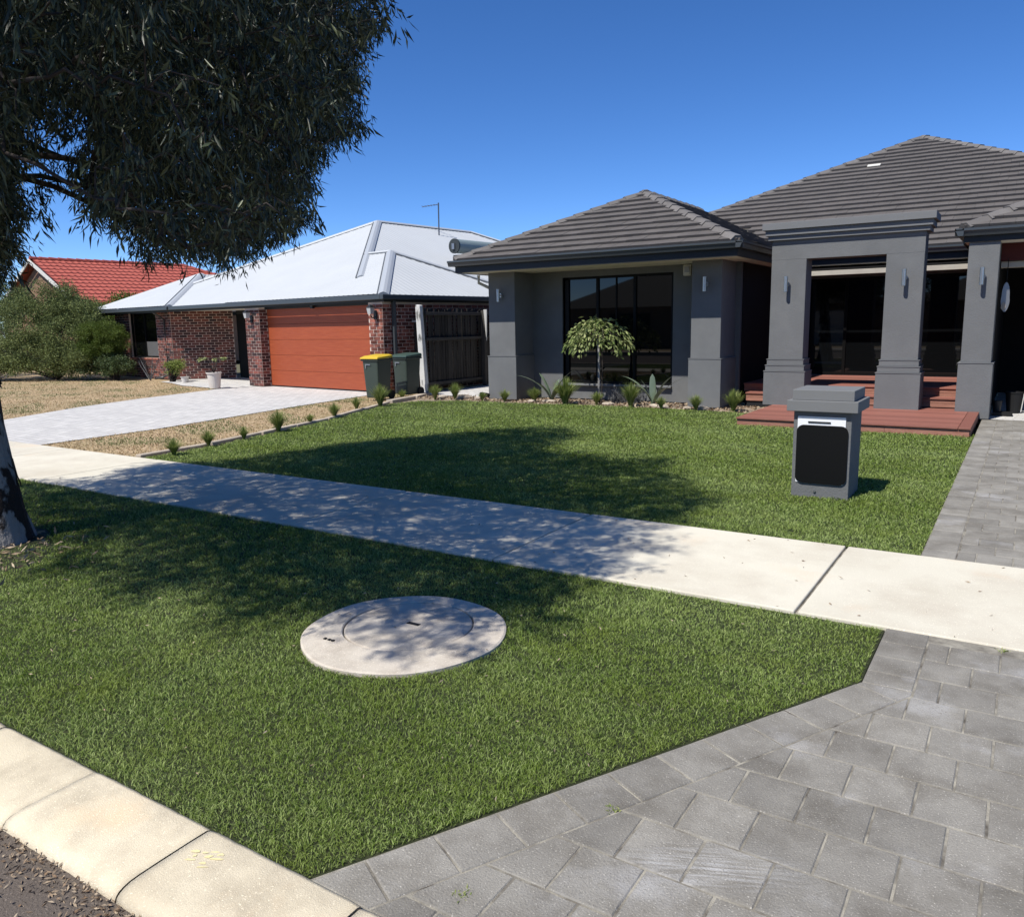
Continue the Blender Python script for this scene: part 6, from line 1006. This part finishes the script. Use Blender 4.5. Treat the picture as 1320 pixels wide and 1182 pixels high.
CLUSTERS_SMALL='-674,317,342 -750,481,269 -659,458,274 -496,324,323 -499,498,372 -653,561,332 -627,685,463 -870,479,503 -530,507,311 -640,389,281 -611,286,254 -341,220,230 -632,586,330 -610,481,394 -496,472,317 -811,478,301 -414,339,302 -549,449,292 -274,256,282 -835,438,425 -603,534,360 -637,641,448 -743,477,343 -508,244,265 -696,429,395 -463,295,242 -291,215,235 -756,362,284 -653,496,336 -548,403,413 -738,533,251 -830,524,415 -696,547,265 -432,317,260 -655,543,366 -410,409,303 -426,270,247 -627,295,227 -462,316,268 -777,536,269 -564,487,295 -733,538,281 -834,374,245 -359,166,238 -683,296,216 -392,384,315 -519,366,365 -672,302,247 -799,583,518 -709,488,417 -822,608,430 -680,329,314 -724,676,407 -748,595,425 -791,513,333 -696,569,282 -464,239,288 -403,183,232 -669,611,343 -733,554,450 -679,523,305 -826,639,251 -630,489,418 -813,517,274 -626,459,451 -789,446,445 -297,254,232 -638,648,517 -790,544,394 -521,546,378 -745,507,305 -848,394,252 -762,682,480 -522,425,365 -567,448,316 -747,474,373 -719,559,384 -458,211,208 -327,224,257 -840,524,366 -632,488,317 -611,550,267 -536,283,364 -669,399,284 -605,298,360 -269,221,206 -783,708,375 -292,197,274 -684,641,321 -795,508,396 -688,451,365 -488,331,276 -716,566,469 -653,440,237 -684,415,426 -791,720,301 -789,470,316 -779,711,323 -348,264,231 -293,284,271 -633,662,436 -632,418,379 -725,325,277 -635,414,248 -663,539,252 -535,481,299 -706,503,256 -463,479,388 -748,678,365 -748,547,349 -380,210,300 -690,623,295 -866,534,449 -766,599,488 -374,361,331 -796,510,461 -494,290,350 -800,655,379 -800,481,421 -534,249,222 -366,228,225 -702,431,451 -583,444,340 -286,306,314 -814,505,321 -770,419,413 -476,357,232 -668,576,255 -574,390,416 -886,415,419 -546,368,328 -842,396,390 -615,624,437 -801,568,280 -773,573,317 -437,204,308 -479,213,247 -725,341,248 -500,446,244 -859,520,343 -392,292,333 -498,553,419 -793,403,430 -733,647,503 -798,652,306 -708,490,289 -734,610,263 -690,597,487 -746,617,384 -616,453,291 -406,246,318 -322,249,309 -664,559,440 -643,423,324 -589,286,305 -489,334,238 -868,508,495 -515,305,324 -698,665,457 -769,650,424 -683,660,355 -574,273,282 -587,514,358 -764,365,401 -678,607,429 -543,493,384 -566,423,370 -781,629,451 -517,349,237 -671,473,370 -606,520,257 -772,553,379 -680,678,420 -745,546,325 -495,397,327 -291,205,206 -440,332,242 -671,512,454 -674,482,298 -783,600,404 -807,614,450 -570,395,243 -665,693,405 -578,564,399 -410,308,239 -835,515,484 -728,669,297 -844,613,307 -795,674,427 -800,445,484 -461,361,338 -609,578,440 -512,247,337 -468,411,401 -664,698,444 -703,430,309 -334,348,330 -580,482,380 -790,691,409 -730,495,390 -535,399,304 -795,536,448 -379,315,234 -670,518,237 -687,628,362 -459,426,291 -366,288,228 -690,599,312 -627,286,278 -359,354,290 -716,461,345 -678,663,400 -554,582,420 -633,456,428 -786,348,240 -516,397,255 -756,389,357 -663,437,322 -363,269,325 -754,457,404 -844,584,402 -598,382,393 -807,580,363 -450,460,325 -642,538,330 -463,383,250 -558,364,289 -623,537,408 -682,536,472 -531,440,239 -749,688,416 -587,361,291 -668,609,468 -783,574,362 -533,374,308 -679,551,382 -533,462,432 -840,559,456 -778,623,388 -466,369,283 -775,661,350 -389,352,284 -801,633,469 -546,469,242 -841,517,291 -386,265,241 -832,411,372 -766,370,340 -715,595,384 -741,718,381 -483,432,285 -699,479,473 -435,426,309 -556,540,367 -537,571,435 -768,523,393 -438,357,221 -827,580,493 -753,473,293 -575,342,346 -311,199,231 -785,630,422 -775,482,282 -699,739,513 -810,644,398 -719,498,367 -854,385,359 -527,433,396 -695,430,344 -592,273,341 -677,498,360 -706,319,228 -673,450,346 -839,486,493 -812,444,454 -727,441,383 -669,380,415 -530,538,350 -814,352,220 -640,710,486 -616,328,396 -521,352,283 -433,410,385 -796,663,283 -852,577,366 -420,184,201 -798,485,352 -374,283,270 -685,680,383 -631,533,292 -482,456,329 -408,316,270 -691,552,359 -536,253,337 -830,584,352 -688,322,366 -850,407,483 -697,514,464 -513,392,229 -348,296,213 -833,390,317 -330,248,235 -740,404,430 -432,446,395 -794,696,282 -847,586,297 -450,275,249 -886,428,325 -708,602,345 -762,611,442 -481,243,310 -362,336,259 -730,418,451 -693,457,288 -803,569,444 -552,441,391 -751,640,441 -613,359,362 -613,269,228 -357,386,340 -567,319,346 -525,336,371 -642,470,330 -566,416,271 -721,631,490 -815,650,360 -700,462,253 -707,600,515 -623,314,330 -363,260,269 -837,612,261 -815,365,278 -465,367,365 -805,541,353 -466,237,332 -735,529,361 -376,323,316 -747,486,477 -758,681,309 -755,527,485 -395,292,284 -591,488,247 -440,418,362 -903,391,215 -592,506,287 -735,450,470 -658,590,489 -748,688,460 -817,377,416 -544,267,313 -647,413,291 -565,505,454 -738,741,479 -847,461,449 -597,579,377 -487,332,378 -642,620,390 -840,507,331 -391,250,299 -389,405,340 -354,343,346 -698,517,403 -838,557,256 -709,532,444 -593,547,436 -300,233,203 -837,539,308 -814,533,331 -453,503,412 -743,502,345 -776,654,268 -509,382,381 -784,528,487 -589,389,272 -555,579,451 -296,261,257 -596,479,327 -499,401,367 -670,648,477 -580,367,246 -313,331,314 -766,367,453 -721,755,445 -763,568,410 -740,520,408 -576,440,390 -441,298,225 -630,672,492 -598,440,360 -627,287,339 -709,742,464 -675,587,352 -755,749,401 -680,415,269 -657,326,370 -611,482,231 -729,466,442 -353,313,237 -430,256,318 -627,507,394 -878,423,396 -716,346,363 -646,588,392 -555,549,404 -714,635,335 -680,336,418 -768,595,327 -630,521,352 -574,464,280 -654,440,297 -506,261,298 -679,716,437 -582,412,393 -422,252,294 -883,442,379 -628,349,417 -713,540,494 -695,705,461 -821,519,389 -332,170,266 -749,346,266 -668,458,457 -777,627,490 -861,509,317 -657,594,436 -552,528,387 -882,420,361 -652,679,465 -483,372,349 -817,593,306 -544,265,288 -519,418,312 -484,417,380 -422,435,335 -786,509,358 -811,618,268 -678,584,377 -751,628,483 -583,552,362 -447,200,229 -576,261,214 -509,547,450 -684,449,428 -606,539,317 -604,480,371 -732,658,391 -599,416,353 -753,613,352 -572,402,307 -700,399,412 -675,730,509 -524,372,267 -813,684,298 -360,282,301 -527,559,460 -881,409,302 -824,558,326 -715,706,427 -714,635,460 -789,485,464 -628,389,367 -773,589,294 -718,512,297 -756,652,403 -714,582,322 -328,322,337 -473,264,322 -716,375,357 -878,412,242 -445,381,228 -676,324,393 -394,308,304 -739,516,436 -647,514,254 -615,411,428 -702,342,425 -434,367,336 -444,324,316 -821,581,413 -656,366,372 -721,589,454 -702,580,357 -764,417,452 -708,328,310 -755,707,516 -563,522,287 -533,243,276 -488,533,405 -578,601,374 -656,480,392 -581,330,379 -383,338,225 -610,426,290 -380,177,242 -830,476,469 -535,456,364 -695,586,258 -567,514,345 -477,459,417 -750,636,306 -342,240,210 -387,409,373 -775,512,311 -732,714,411 -687,477,396 -645,601,314 -633,574,280 -793,641,335 -739,727,511 -731,484,238 -807,664,261 -551,362,232 -622,426,311 -714,678,363 -736,455,306 -724,469,381 -458,286,274 -822,405,413 -573,497,425 -628,618,491 -852,436,445 -710,530,321 -634,504,439 -590,425,423 -389,260,217 -749,574,446 -670,485,458 -771,515,430 -583,549,472 -824,650,313 -766,338,229 -765,726,434 -747,562,372 -661,656,500 -320,314,271 -449,441,348 -286,222,293 -761,653,496 -667,595,302 -661,726,486 -615,592,470 -866,405,455 -720,629,514 -716,758,520 -584,536,307 -479,451,303 -622,585,369 -650,629,469 -582,371,319 -380,379,370 -785,523,249 -335,289,253 -698,570,308 -758,706,363 -736,577,500 -705,635,428 -808,472,453 -587,464,300 -634,623,353 -484,354,263 -732,702,364 -640,399,430 -810,535,479 -640,575,477 -595,517,335 -619,498,283 -450,245,306 -799,607,354 -587,586,349 -763,511,268 -513,232,210 -632,274,206 -420,360,317 -771,407,390 -318,301,299 -775,560,498 -724,370,409 -724,443,324 -800,382,238 -664,487,255 -788,483,494 -784,597,458 -581,273,377 -764,690,335 -698,748,491 -520,323,250 -657,294,208 -857,546,358 -307,260,291 -759,580,383 -305,207,256 -516,421,230 -737,447,280 -410,267,229 -789,375,395 -646,311,318 -821,604,509 -776,486,363 -915,409,259 -747,373,431 -413,358,231 -567,486,360 -654,497,307 -685,504,284 -606,339,375 -639,532,429 -550,568,376 -483,327,343 -870,460,431 -598,390,361 -654,673,424 -750,538,444 -654,506,388 -623,405,268 -679,431,298 -587,496,342 -494,438,416 -851,372,215 -710,654,314 -636,554,380 -719,614,303 -709,646,403 -762,621,326 -718,563,337 -685,537,240 -530,400,355 -428,362,365 -700,330,287 -903,429,249 -375,241,321 -708,523,271 -796,546,253 -361,395,371 -750,744,452 -401,196,260 -360,298,338 -827,555,394 -505,442,276 -871,389,225 -744,580,475 -313,272,225 -830,629,373 -545,235,201 -512,239,240 -747,601,459 -584,422,250 -472,439,391 -601,418,267 -600,458,234 -649,577,453 -583,576,431 -749,349,425 -681,404,384 -750,536,299 -743,363,355 -654,414,346 -549,400,259 -435,361,277 -712,356,386 -753,657,275 -555,258,256 -567,296,382 -279,245,213 -705,325,345 -801,361,328 -664,614,377 -411,274,316 -528,487,440 -843,534,466 -632,352,390 -852,400,281 -694,547,335 -667,599,273 -778,352,297 -764,458,313 -828,440,489 -702,732,438 -655,543,395 -454,323,344 -404,315,344 -696,722,399 -827,591,465 -709,423,286 -573,346,397 -724,645,370 -764,347,364 -484,505,431 -790,565,417 -850,562,421 -414,197,303 -706,649,509 -569,345,255 -829,376,363 -577,288,355 -685,347,394 -573,477,441 -778,552,469 -393,309,211 -414,392,284 -790,604,505 -722,474,463 -559,542,463 -754,668,336 -746,580,254 -647,341,341 -481,399,233 -451,215,263 -622,572,416 -687,681,472 -709,680,517 -773,622,257 -788,395,461 -557,423,243 -640,480,289 -468,454,365 -819,559,300 -733,513,482 -804,498,375 -696,610,458 -525,477,273 -787,382,277 -521,487,411 -580,522,433 -613,331,350 -501,472,381 -868,510,466 -645,603,345 -721,729,394 -565,591,394 -676,620,407 -329,273,315 -507,519,358 -875,444,462 -649,519,478 -804,400,390 -608,621,396 -458,411,334 -632,430,424 -687,503,387 -482,533,440 -332,193,294 -317,247,214 -624,647,378 -745,756,424 -386,354,258 -598,523,414 -803,611,330 -498,447,349 -610,381,422 -679,303,292 -413,386,377 -511,352,318 -475,332,304 -637,545,475 -898,396,240 -741,368,327 -568,381,347 -363,314,281 -697,630,479 -710,450,464 -756,633,509 -797,424,459 -670,306,320 -548,262,371 -434,331,218 -581,525,463 -764,700,294 -822,553,432 -816,448,412 -722,675,320 -721,579,405 -888,434,290 -548,422,292 -625,509,464 -818,507,297 -806,406,356 -547,369,385 -711,471,313 -683,682,519 -750,508,373 -658,444,421 -763,614,299 -719,708,518 -481,411,299 -737,330,210 -485,356,327 -443,299,328 -738,658,453 -829,571,374 -837,360,199 -712,396,384 -522,449,343 -809,644,276 -674,558,301 -906,402,310 -549,478,343 -825,496,433 -753,500,455 -649,449,340 -756,469,444 -614,562,292 -538,516,409 -715,556,238 -698,601,278 -633,403,312 -731,679,432 -728,623,434 -686,563,501 -863,384,306 -697,607,413 -404,446,377 -609,601,427 -661,388,392 -456,390,347 -692,703,509 -634,315,374 -702,665,338 -267,214,252 -810,601,396 -592,500,404 -745,337,299 -350,219,285 -542,400,235 -686,483,431 -553,289,326 -781,580,255 -512,332,299 -792,667,462 -534,351,347 -773,494,419 -815,576,258 -635,519,314 -650,336,401 -742,556,511 -294,233,264 -565,318,392 -825,545,276 -564,398,373 -424,201,280 -683,399,445 -735,470,414 -459,333,226 -748,634,262 -550,527,428 -641,496,233 -629,435,399 -685,643,499 -663,472,436 -570,464,343 -673,464,244 -721,693,469 -726,546,427 -559,513,262 -571,506,378 -408,427,393 -388,395,292 -539,378,248 -659,625,430 -369,237,256 -789,681,317 -426,231,310 -832,390,437 -819,566,518 -538,326,335 -437,398,258 -617,627,462 -788,579,486 -518,277,329 -525,436,296 -771,450,426 -772,705,476 -582,566,454 -591,384,300 -590,437,314 -825,428,389 -669,685,496 -422,462,378 -534,489,327 -586,496,311 -434,201,251 -402,212,288 -397,174,210 -561,503,400 -701,576,421 -471,420,254 -763,441,448 -475,504,385 -474,435,351 -267,204,229 -690,362,371 -461,477,337 -804,555,373 -419,296,345 -861,531,495 -568,440,414 -868,420,495 -355,167,279 -514,531,432 -819,422,473 -482,209,204 -616,468,321 -781,686,450 -625,294,392 -455,400,383 -503,496,341 -842,607,353 -597,276,273 -310,229,229 -705,647,355 -306,282,250 -569,566,342 -769,654,472 -297,272,317 -682,533,433 -759,363,311 -768,535,357 -737,625,287 -518,407,381 -610,375,268 -669,609,510 -388,265,329 -655,670,386 -622,497,361 -769,530,507 -614,567,318 -627,563,457 -334,265,207 -421,352,259 -673,543,281 -798,688,344 -728,491,434 -816,687,266 -713,581,491 -794,608,284 -683,561,475 -664,618,319 -738,670,515 -796,530,315 -743,413,399 -764,731,372 -594,384,337 -882,473,448 -554,261,231 -787,632,288 -669,556,414 -849,418,353 -767,369,375 -565,487,240 -415,309,318 -805,629,514 -721,317,255 -396,349,365 -819,615,471 -782,339,195 -690,503,317 -366,259,299 -660,316,412 -780,667,508 -779,381,314 -496,441,316 -744,610,502 -540,316,358 -652,443,386 -389,238,232 -645,496,461 -836,633,276 -689,470,350 -852,558,307 -709,305,201 -517,421,415 -463,287,310 -733,687,343 -634,660,404 -883,448,408 -469,342,356 -356,305,308 -713,541,357 -717,552,309 -614,289,311 -828,371,332 -774,678,280 -732,526,457 -833,395,233 -653,299,277 -635,466,359 -826,605,326 -768,691,391 -573,541,420 -404,268,273 -487,382,285 -340,262,255 -743,366,381 -871,501,520 -611,377,318 -418,347,343 -289,189,227 -735,641,409 -659,415,436 -481,396,259 -788,383,344 -703,561,446 -619,598,346 -655,413,267 -608,550,387 -774,578,519 -442,491,393 -703,669,423 -689,704,414 -483,385,380 -830,618,407 -550,420,317 -580,479,406 -489,378,220 -858,374,241 -637,457,244 -475,220,271 -805,362,253 -389,343,307 -718,537,401 -812,422,427 -392,185,309 -879,472,411 -647,522,406 -576,404,347 -616,468,415 -541,336,289 -722,386,433 -417,463,403 -707,625,275 -795,456,423 -772,707,419 -777,649,382 -710,431,425 -795,560,320 -447,402,311 -433,294,252 -663,311,224 -603,444,415 -735,557,255 -465,313,366 -496,425,361 -856,411,306 -704,453,393 -667,484,414 -343,365,355 -812,611,374 -500,486,425 -367,184,263 -724,766,477 -701,451,324 -758,579,359 -477,218,296 -553,435,264 -652,311,280 -776,342,261 -878,398,279 -885,395,263 -583,269,245 -827,371,235 -652,292,287 -755,350,277 -773,354,265 -730,347,286 -543,246,206 -537,245,261 -799,348,227 -739,336,267 -617,274,255 -631,283,236 -595,281,284 -494,238,273 -506,223,231 -664,299,257 -824,386,260 -829,365,267 -692,326,225 -603,285,239 -423,187,223 -860,375,257 -806,381,285 -857,390,231 -548,250,234 -818,381,273 -713,342,268 -477,217,213 -593,263,254 -708,318,271 -434,219,277 -768,359,289 -713,330,241 -749,345,227 -434,197,207 -876,384,258 -699,318,241 -365,171,256 -765,368,262 -613,287,218 -592,258,215 -479,214,234 -843,401,270 -854,403,233 -696,309,233 -759,346,249 -450,208,217 -895,403,256 -520,241,226 -693,333,266 -641,307,275 -465,207,218 -661,316,265 -492,225,237 -688,312,275 -471,215,257 -863,387,270 -503,227,246 -753,333,230 -480,230,284 -783,339,223 -586,270,268 -726,320,216 -870,398,269 -917,412,238 -647,304,255 -844,377,229 -900,408,220 -404,184,211 -607,277,266 -791,376,255 -793,353,252 -855,389,285 -555,248,199 -898,385,202 -553,256,284 -550,245,260 -862,374,211 -639,294,261 -514,230,198 -790,366,242 -700,331,250 -886,420,277 -908,403,245 -617,276,205 -893,414,263 -836,372,220 -387,176,253 -836,398,287 -754,357,234 -683,324,266 -432,203,228 -778,349,249 -665,314,280 -777,371,275 -806,383,256 -636,294,278 -678,321,245 -717,310,214 -806,355,263 -870,401,244 -596,277,219 -815,377,241 -847,381,241 -439,201,266 -379,188,262 -583,282,271 -720,340,234 -371,165,225 -894,421,239 -719,331,262 -615,300,284 -724,343,262 -652,290,229 -817,386,289 -543,256,255 -805,364,235 -525,242,287 -756,360,268 -417,194,263 -832,367,279 -691,307,221 -891,393,227 -874,412,279 -864,397,257 -629,286,204 -851,376,289 -540,254,243 -487,223,248 -792,349,216 -827,397,272 -746,342,280 -732,344,224 -804,387,267 -712,328,281 -662,290,242 -564,262,279 -888,421,254 -534,237,226 -410,187,195 -824,369,255 -577,259,279 -805,355,280 -634,308,286 -597,275,244 -686,308,249 -824,373,290 -761,334,254 -627,293,266 -697,315,285 -619,281,232 -502,219,200 -876,380,217 -617,273,241 -707,334,225 -499,230,259 -881,383,230 -744,331,222 -917,398,218 -768,335,212 -504,224,211 -794,364,230 -463,214,281 -590,257,203 -631,295,251 -570,271,243 -762,339,285 -348,163,229 -743,319,196 -612,289,266 -736,350,239 -609,289,282 -885,403,249 -530,260,285 -402,182,250 -670,291,207 -881,384,205 -656,313,254 -485,231,263 -567,270,270 -835,362,210 -526,245,251 -508,251,284 -737,351,271 -792,364,282 -864,380,221 -770,348,237 -450,203,195 -774,343,276 -912,417,251 -816,397,283 -515,230,259 -681,309,234 -808,367,268 -732,316,198 -867,386,248 -822,374,223 -568,257,245 -636,280,217 -699,306,245 -727,327,236 -858,408,245 -417,208,270 -416,189,235 -689,328,281 -860,408,261 -912,398,200 -616,285,243 -880,397,232 -342,160,246 -697,302,206 -839,385,264 -392,177,225 -647,284,208 -572,249,202 -379,173,214 -907,402,267 -833,362,227 -645,298,245 -452,202,246 -683,305,261 -412,197,251 -853,410,287 -721,316,229 -816,353,205 -667,302,213 -888,403,273 -708,318,256 -750,330,271 -745,348,247 -842,401,242 -742,325,254 -540,256,275 -767,338,243 -844,378,254 -578,262,229 -557,251,271 -498,235,285 -525,236,241 -902,423,277 -511,235,276 -564,254,219 -743,330,289 -433,194,196 -864,403,280 -798,373,276 -580,265,257 -520,250,274 -791,351,281 -556,263,245 -899,398,277 -607,275,284 -871,415,261 -597,265,225 -458,227,283 -562,252,236 -364,392,303 -622,670,415 -617,544,244 -466,308,207 -816,428,373 -582,279,219 -678,497,234 -696,434,262 -484,448,264 -807,622,242 -640,315,276 -646,593,272 -376,271,203 -428,213,220 -401,197,242 -781,451,302 -707,363,330 -396,330,213 -615,666,433 -526,535,328 -575,561,321 -725,688,289 -491,464,274 -587,627,364 -341,340,262 -824,490,414 -644,387,353 -305,320,300 -769,648,247 -660,514,222 -423,200,231 -434,431,292 -438,400,236 -431,465,359 -718,439,266 -803,407,328 -696,413,373 -762,368,224 -423,231,286 -847,508,374 -496,534,364 -741,363,232 -625,604,327 -756,368,258 -693,408,289 -873,434,299 -452,316,218 -653,714,470 -882,432,249 -721,640,269 -464,277,234 -467,533,429 -502,528,326 -500,471,245 -668,697,384 -866,520,288 -369,417,351 -682,364,344 -488,475,296 -551,534,300 -618,409,218 -374,423,369 -779,459,336 -593,557,297 -588,547,274 -438,261,288 -510,561,405 -819,541,234 -609,588,316 -535,390,219 -744,461,266 -542,512,282 -643,315,223 -679,594,249 -420,385,231 -582,522,248 -689,652,291 -855,537,279 -900,420,226 -596,414,229 -471,341,211 -754,709,317 -627,373,250 -826,411,275 -726,411,388 -431,263,228 -763,482,251 -568,538,290 -812,444,395 -688,516,239 -571,607,389 -684,406,312 -741,735,380 -603,306,284 -721,757,416 -780,360,216 -423,481,380 -850,576,245 -652,315,248 -479,293,300 -785,493,272 -405,277,206 -350,208,218 -509,358,217 -795,605,250 -627,453,228 -433,220,267 -402,234,290 -656,459,233 -452,482,320 -809,523,254 -663,703,424 -546,324,273 -560,552,318 -698,755,453 -485,312,226 -850,498,347 -393,415,293 -598,561,260 -596,636,386 -427,409,275 -500,395,218 -702,744,406 -843,419,274 -587,477,232 -799,402,281 -657,381,278 -754,722,341 -332,351,273 -805,479,278 -597,618,353 -871,508,333 -848,557,239 -353,332,243 -685,609,264 -592,355,322 -650,616,283 -680,462,229 -767,594,231 -725,565,226 -532,311,255 -343,362,305 -320,199,210 -538,323,313 -675,637,283 -673,743,479 -269,275,257 -406,428,320 -714,356,312 -627,585,268 -501,279,311 -692,417,328 -297,306,270 -556,339,246 -793,476,378 -867,416,230 -589,576,332 -456,520,397 -663,562,238 -450,219,247 -739,764,403 -744,598,243 -829,493,391 -482,550,432 -773,380,261 -424,346,209 -596,281,203 -776,378,237 -748,450,369 -710,588,247 -779,468,392 -394,421,333 -330,349,296 -759,381,307 -607,649,411 -580,407,222 -563,338,299 -762,355,213 -580,286,249 -823,398,248 -591,351,253 -596,467,218 -885,414,222 -325,306,236 -255,233,203 -435,460,338 -534,359,221 -545,440,219 -348,192,264 -769,730,334 -669,307,207 -835,487,332 -329,199,258 -849,394,221 -370,250,206 -674,715,453 -373,230,276 -440,468,311 -291,334,316 -524,554,335 -718,468,234 -633,313,257 -333,374,337 -756,440,314 -647,359,351 -663,389,301 -375,389,281 -457,410,230 -809,480,375 -694,332,227 -641,520,239 -356,181,248 -547,587,401 -472,384,217 -469,259,305 -582,294,280 -695,712,380 -818,490,278 -511,545,396 -290,272,213 -737,700,288 -406,461,368 -799,397,308 -474,510,356 -676,408,345 -643,322,303 -461,276,292 -417,388,260 -445,422,253 -698,414,354'

def parse(s): return np.array([[float(c)/100 for c in q.split(',')] for q in s.split()])
CB, CM, CS = parse(CLUSTERS_BIG), parse(CLUSTERS_MID), parse(CLUSTERS_SMALL)
# trunk with root flare
n = 20; prf = [(-.10, .34), (0, .31), (.10, .29), (.25, .268), (.5, .238), (.9, .196), (1.4, .18), (2.0, .17), (2.6, .165), (3.1, .155)]
V = []; F = []
for i, (z, r) in enumerate(prf):
    cx, cy = -6.82-.05*z+.02*math.sin(z*2), 2.89+.03*z
    for k in range(n):
        a = 2*math.pi*k/n; rr = r*(1+.05*math.sin(a*3+z*1.5)+(.12*max(0, math.cos(a*4+.8))*max(0, 1-z*4) if z < .25 else 0)+random.uniform(-.012, .012)); V.append((cx+math.cos(a)*rr, cy+math.sin(a)*rr, z))
for i in range(len(prf)-1): F += [(i*n+k, i*n+(k+1) % n, (i+1)*n+(k+1) % n, (i+1)*n+k) for k in range(n)]
tr = MB().raw(V, F).build('trunk', M['bark'], gumt, smooth=True)
b = MB()
for k in range(46):   # peeling bark flakes
    z = random.uniform(.15, 2.4); a = random.uniform(0, 6.28); r = np.interp(z, [p[0] for p in prf], [p[1] for p in prf])*1.02; w = random.uniform(.04, .12); h = random.uniform(.06, .25); cx, cy = -6.82-.05*z, 2.89+.03*z
    V = []
    for (da, dz, o) in ((0, 0, .0), (w/r, .02, .0), (w/r*.8, -h, .035), (.1, -h*.8, .045)): V.append((cx+math.cos(a+da)*(r+o), cy+math.sin(a+da)*(r+o), z+dz))
    b.raw(V, [(0, 1, 2, 3)])
b.build('bark_flakes', M['branch'], tr)
# branch network: every clump hangs on its nearest neighbour towards the trunk
top = np.array([-6.97, 2.98, 3.0]); C_ = np.concatenate([CB, CM, CS]); order = np.argsort(np.linalg.norm(C_-top, axis=1)); nodes = [top]; par = [-1]; idx = []
nd_ = np.empty((len(C_)+1, 3)); nd_[0] = top; dist0 = np.zeros(len(C_)+1)
for m_, i in enumerate(order):
    c = C_[i]; cand = nd_[:m_+1]; d = np.linalg.norm(cand-c, axis=1); cost = d+.45*dist0[:m_+1]; j = int(np.argmin(cost)); par.append(j); dist0[m_+1] = dist0[j]+d[j]; nd_[m_+1] = c
cnt = np.ones(len(nd_))
for m_ in range(len(nd_)-1, 0, -1): cnt[par[m_]] += cnt[m_]
b = MB()
for m_ in range(1, len(nd_)):
    r0_, r1_ = .0030*math.sqrt(cnt[par[m_]] if par[m_] else min(cnt[m_]*1.3, 900)), .0030*math.sqrt(cnt[m_]); p0, p1 = Vector(nd_[par[m_]]), Vector(nd_[m_]); r0_ = min(r0_, r1_*1.5)
    if p1.z < 4.2 and p1.y > 2: r0_, r1_ = min(r0_, .022), min(r1_, .018)
    mid = p0.lerp(p1, .5)+Vector((random.uniform(-.06, .06), random.uniform(-.06, .06), random.uniform(0, .08))); b.tube([p0, mid, p1], [r0_, (r0_+r1_)/2, r1_], 5 if cnt[m_] < 20 else 8, cap=False)
b.build('branch', M['branch'], gumt, smooth=True)
# leaves: long drooping sickles in hanging sprays
def sprays(CC, R, nspray, nleaf, ll, lw):
    out = []
    n = len(CC)*nspray; c = np.repeat(CC, nspray, 0); o = rng.normal(size=(n, 3))*R*np.array([.62, .62, .5]); o *= np.minimum(1, 1.25*R/np.maximum(np.linalg.norm(o, axis=1), 1e-6))[:, None]
    tip0 = c+o; dirn = unit(o+np.array([0, 0, -.35*R])+rng.normal(size=(n, 3))*.3*R)
    P = np.repeat(tip0, nleaf, 0)+np.repeat(dirn, nleaf, 0)*rng.uniform(-.10, .08, (n*nleaf, 1))+rng.normal(size=(n*nleaf, 3))*.018
    D = unit(np.repeat(dirn, nleaf, 0)*.5+rng.normal(size=(n*nleaf, 3))*.45+np.array([0, 0, -.75])); return leaves(P, D, ll, lw, curl=.35), len(P)
(V1, F1), n1 = sprays(CB, .38, 24, 14, .080, .0125); (V2, F2), n2 = sprays(CS, .09, 4, 10, .07, .0115)
(V3, F3), n3 = sprays(CM, .19, 12, 12, .075, .012)
V = np.concatenate([V1, V2, V3]); F = np.concatenate([F1, F2+len(V1), F3+len(V1)+len(V2)]); o = np_mesh('crown', V, F, M['gum'], np.repeat(np.clip(rng.normal(.05, .45, n1+n2+n3), 0, 1.3), 4), gumt); o.matrix_parent_inverse = wmat(gumt).inverted()
n = 900; P = np.stack([rng.normal(-6.9, .55, n), rng.normal(2.65, .35, n), np.full(n, -.01)], 1); D = rng.normal(size=P.shape); D[:, 2] = np.abs(D[:, 2])*.3; V, F = leaves(P, unit(D), .07, .016)
tag(np_mesh('bark_litter', V, F, M['litter'], np.repeat(rng.uniform(0, 1, n), 4)), 'fallen bark and leaves on the bare soil at the gum tree foot', 'litter', kind='stuff')
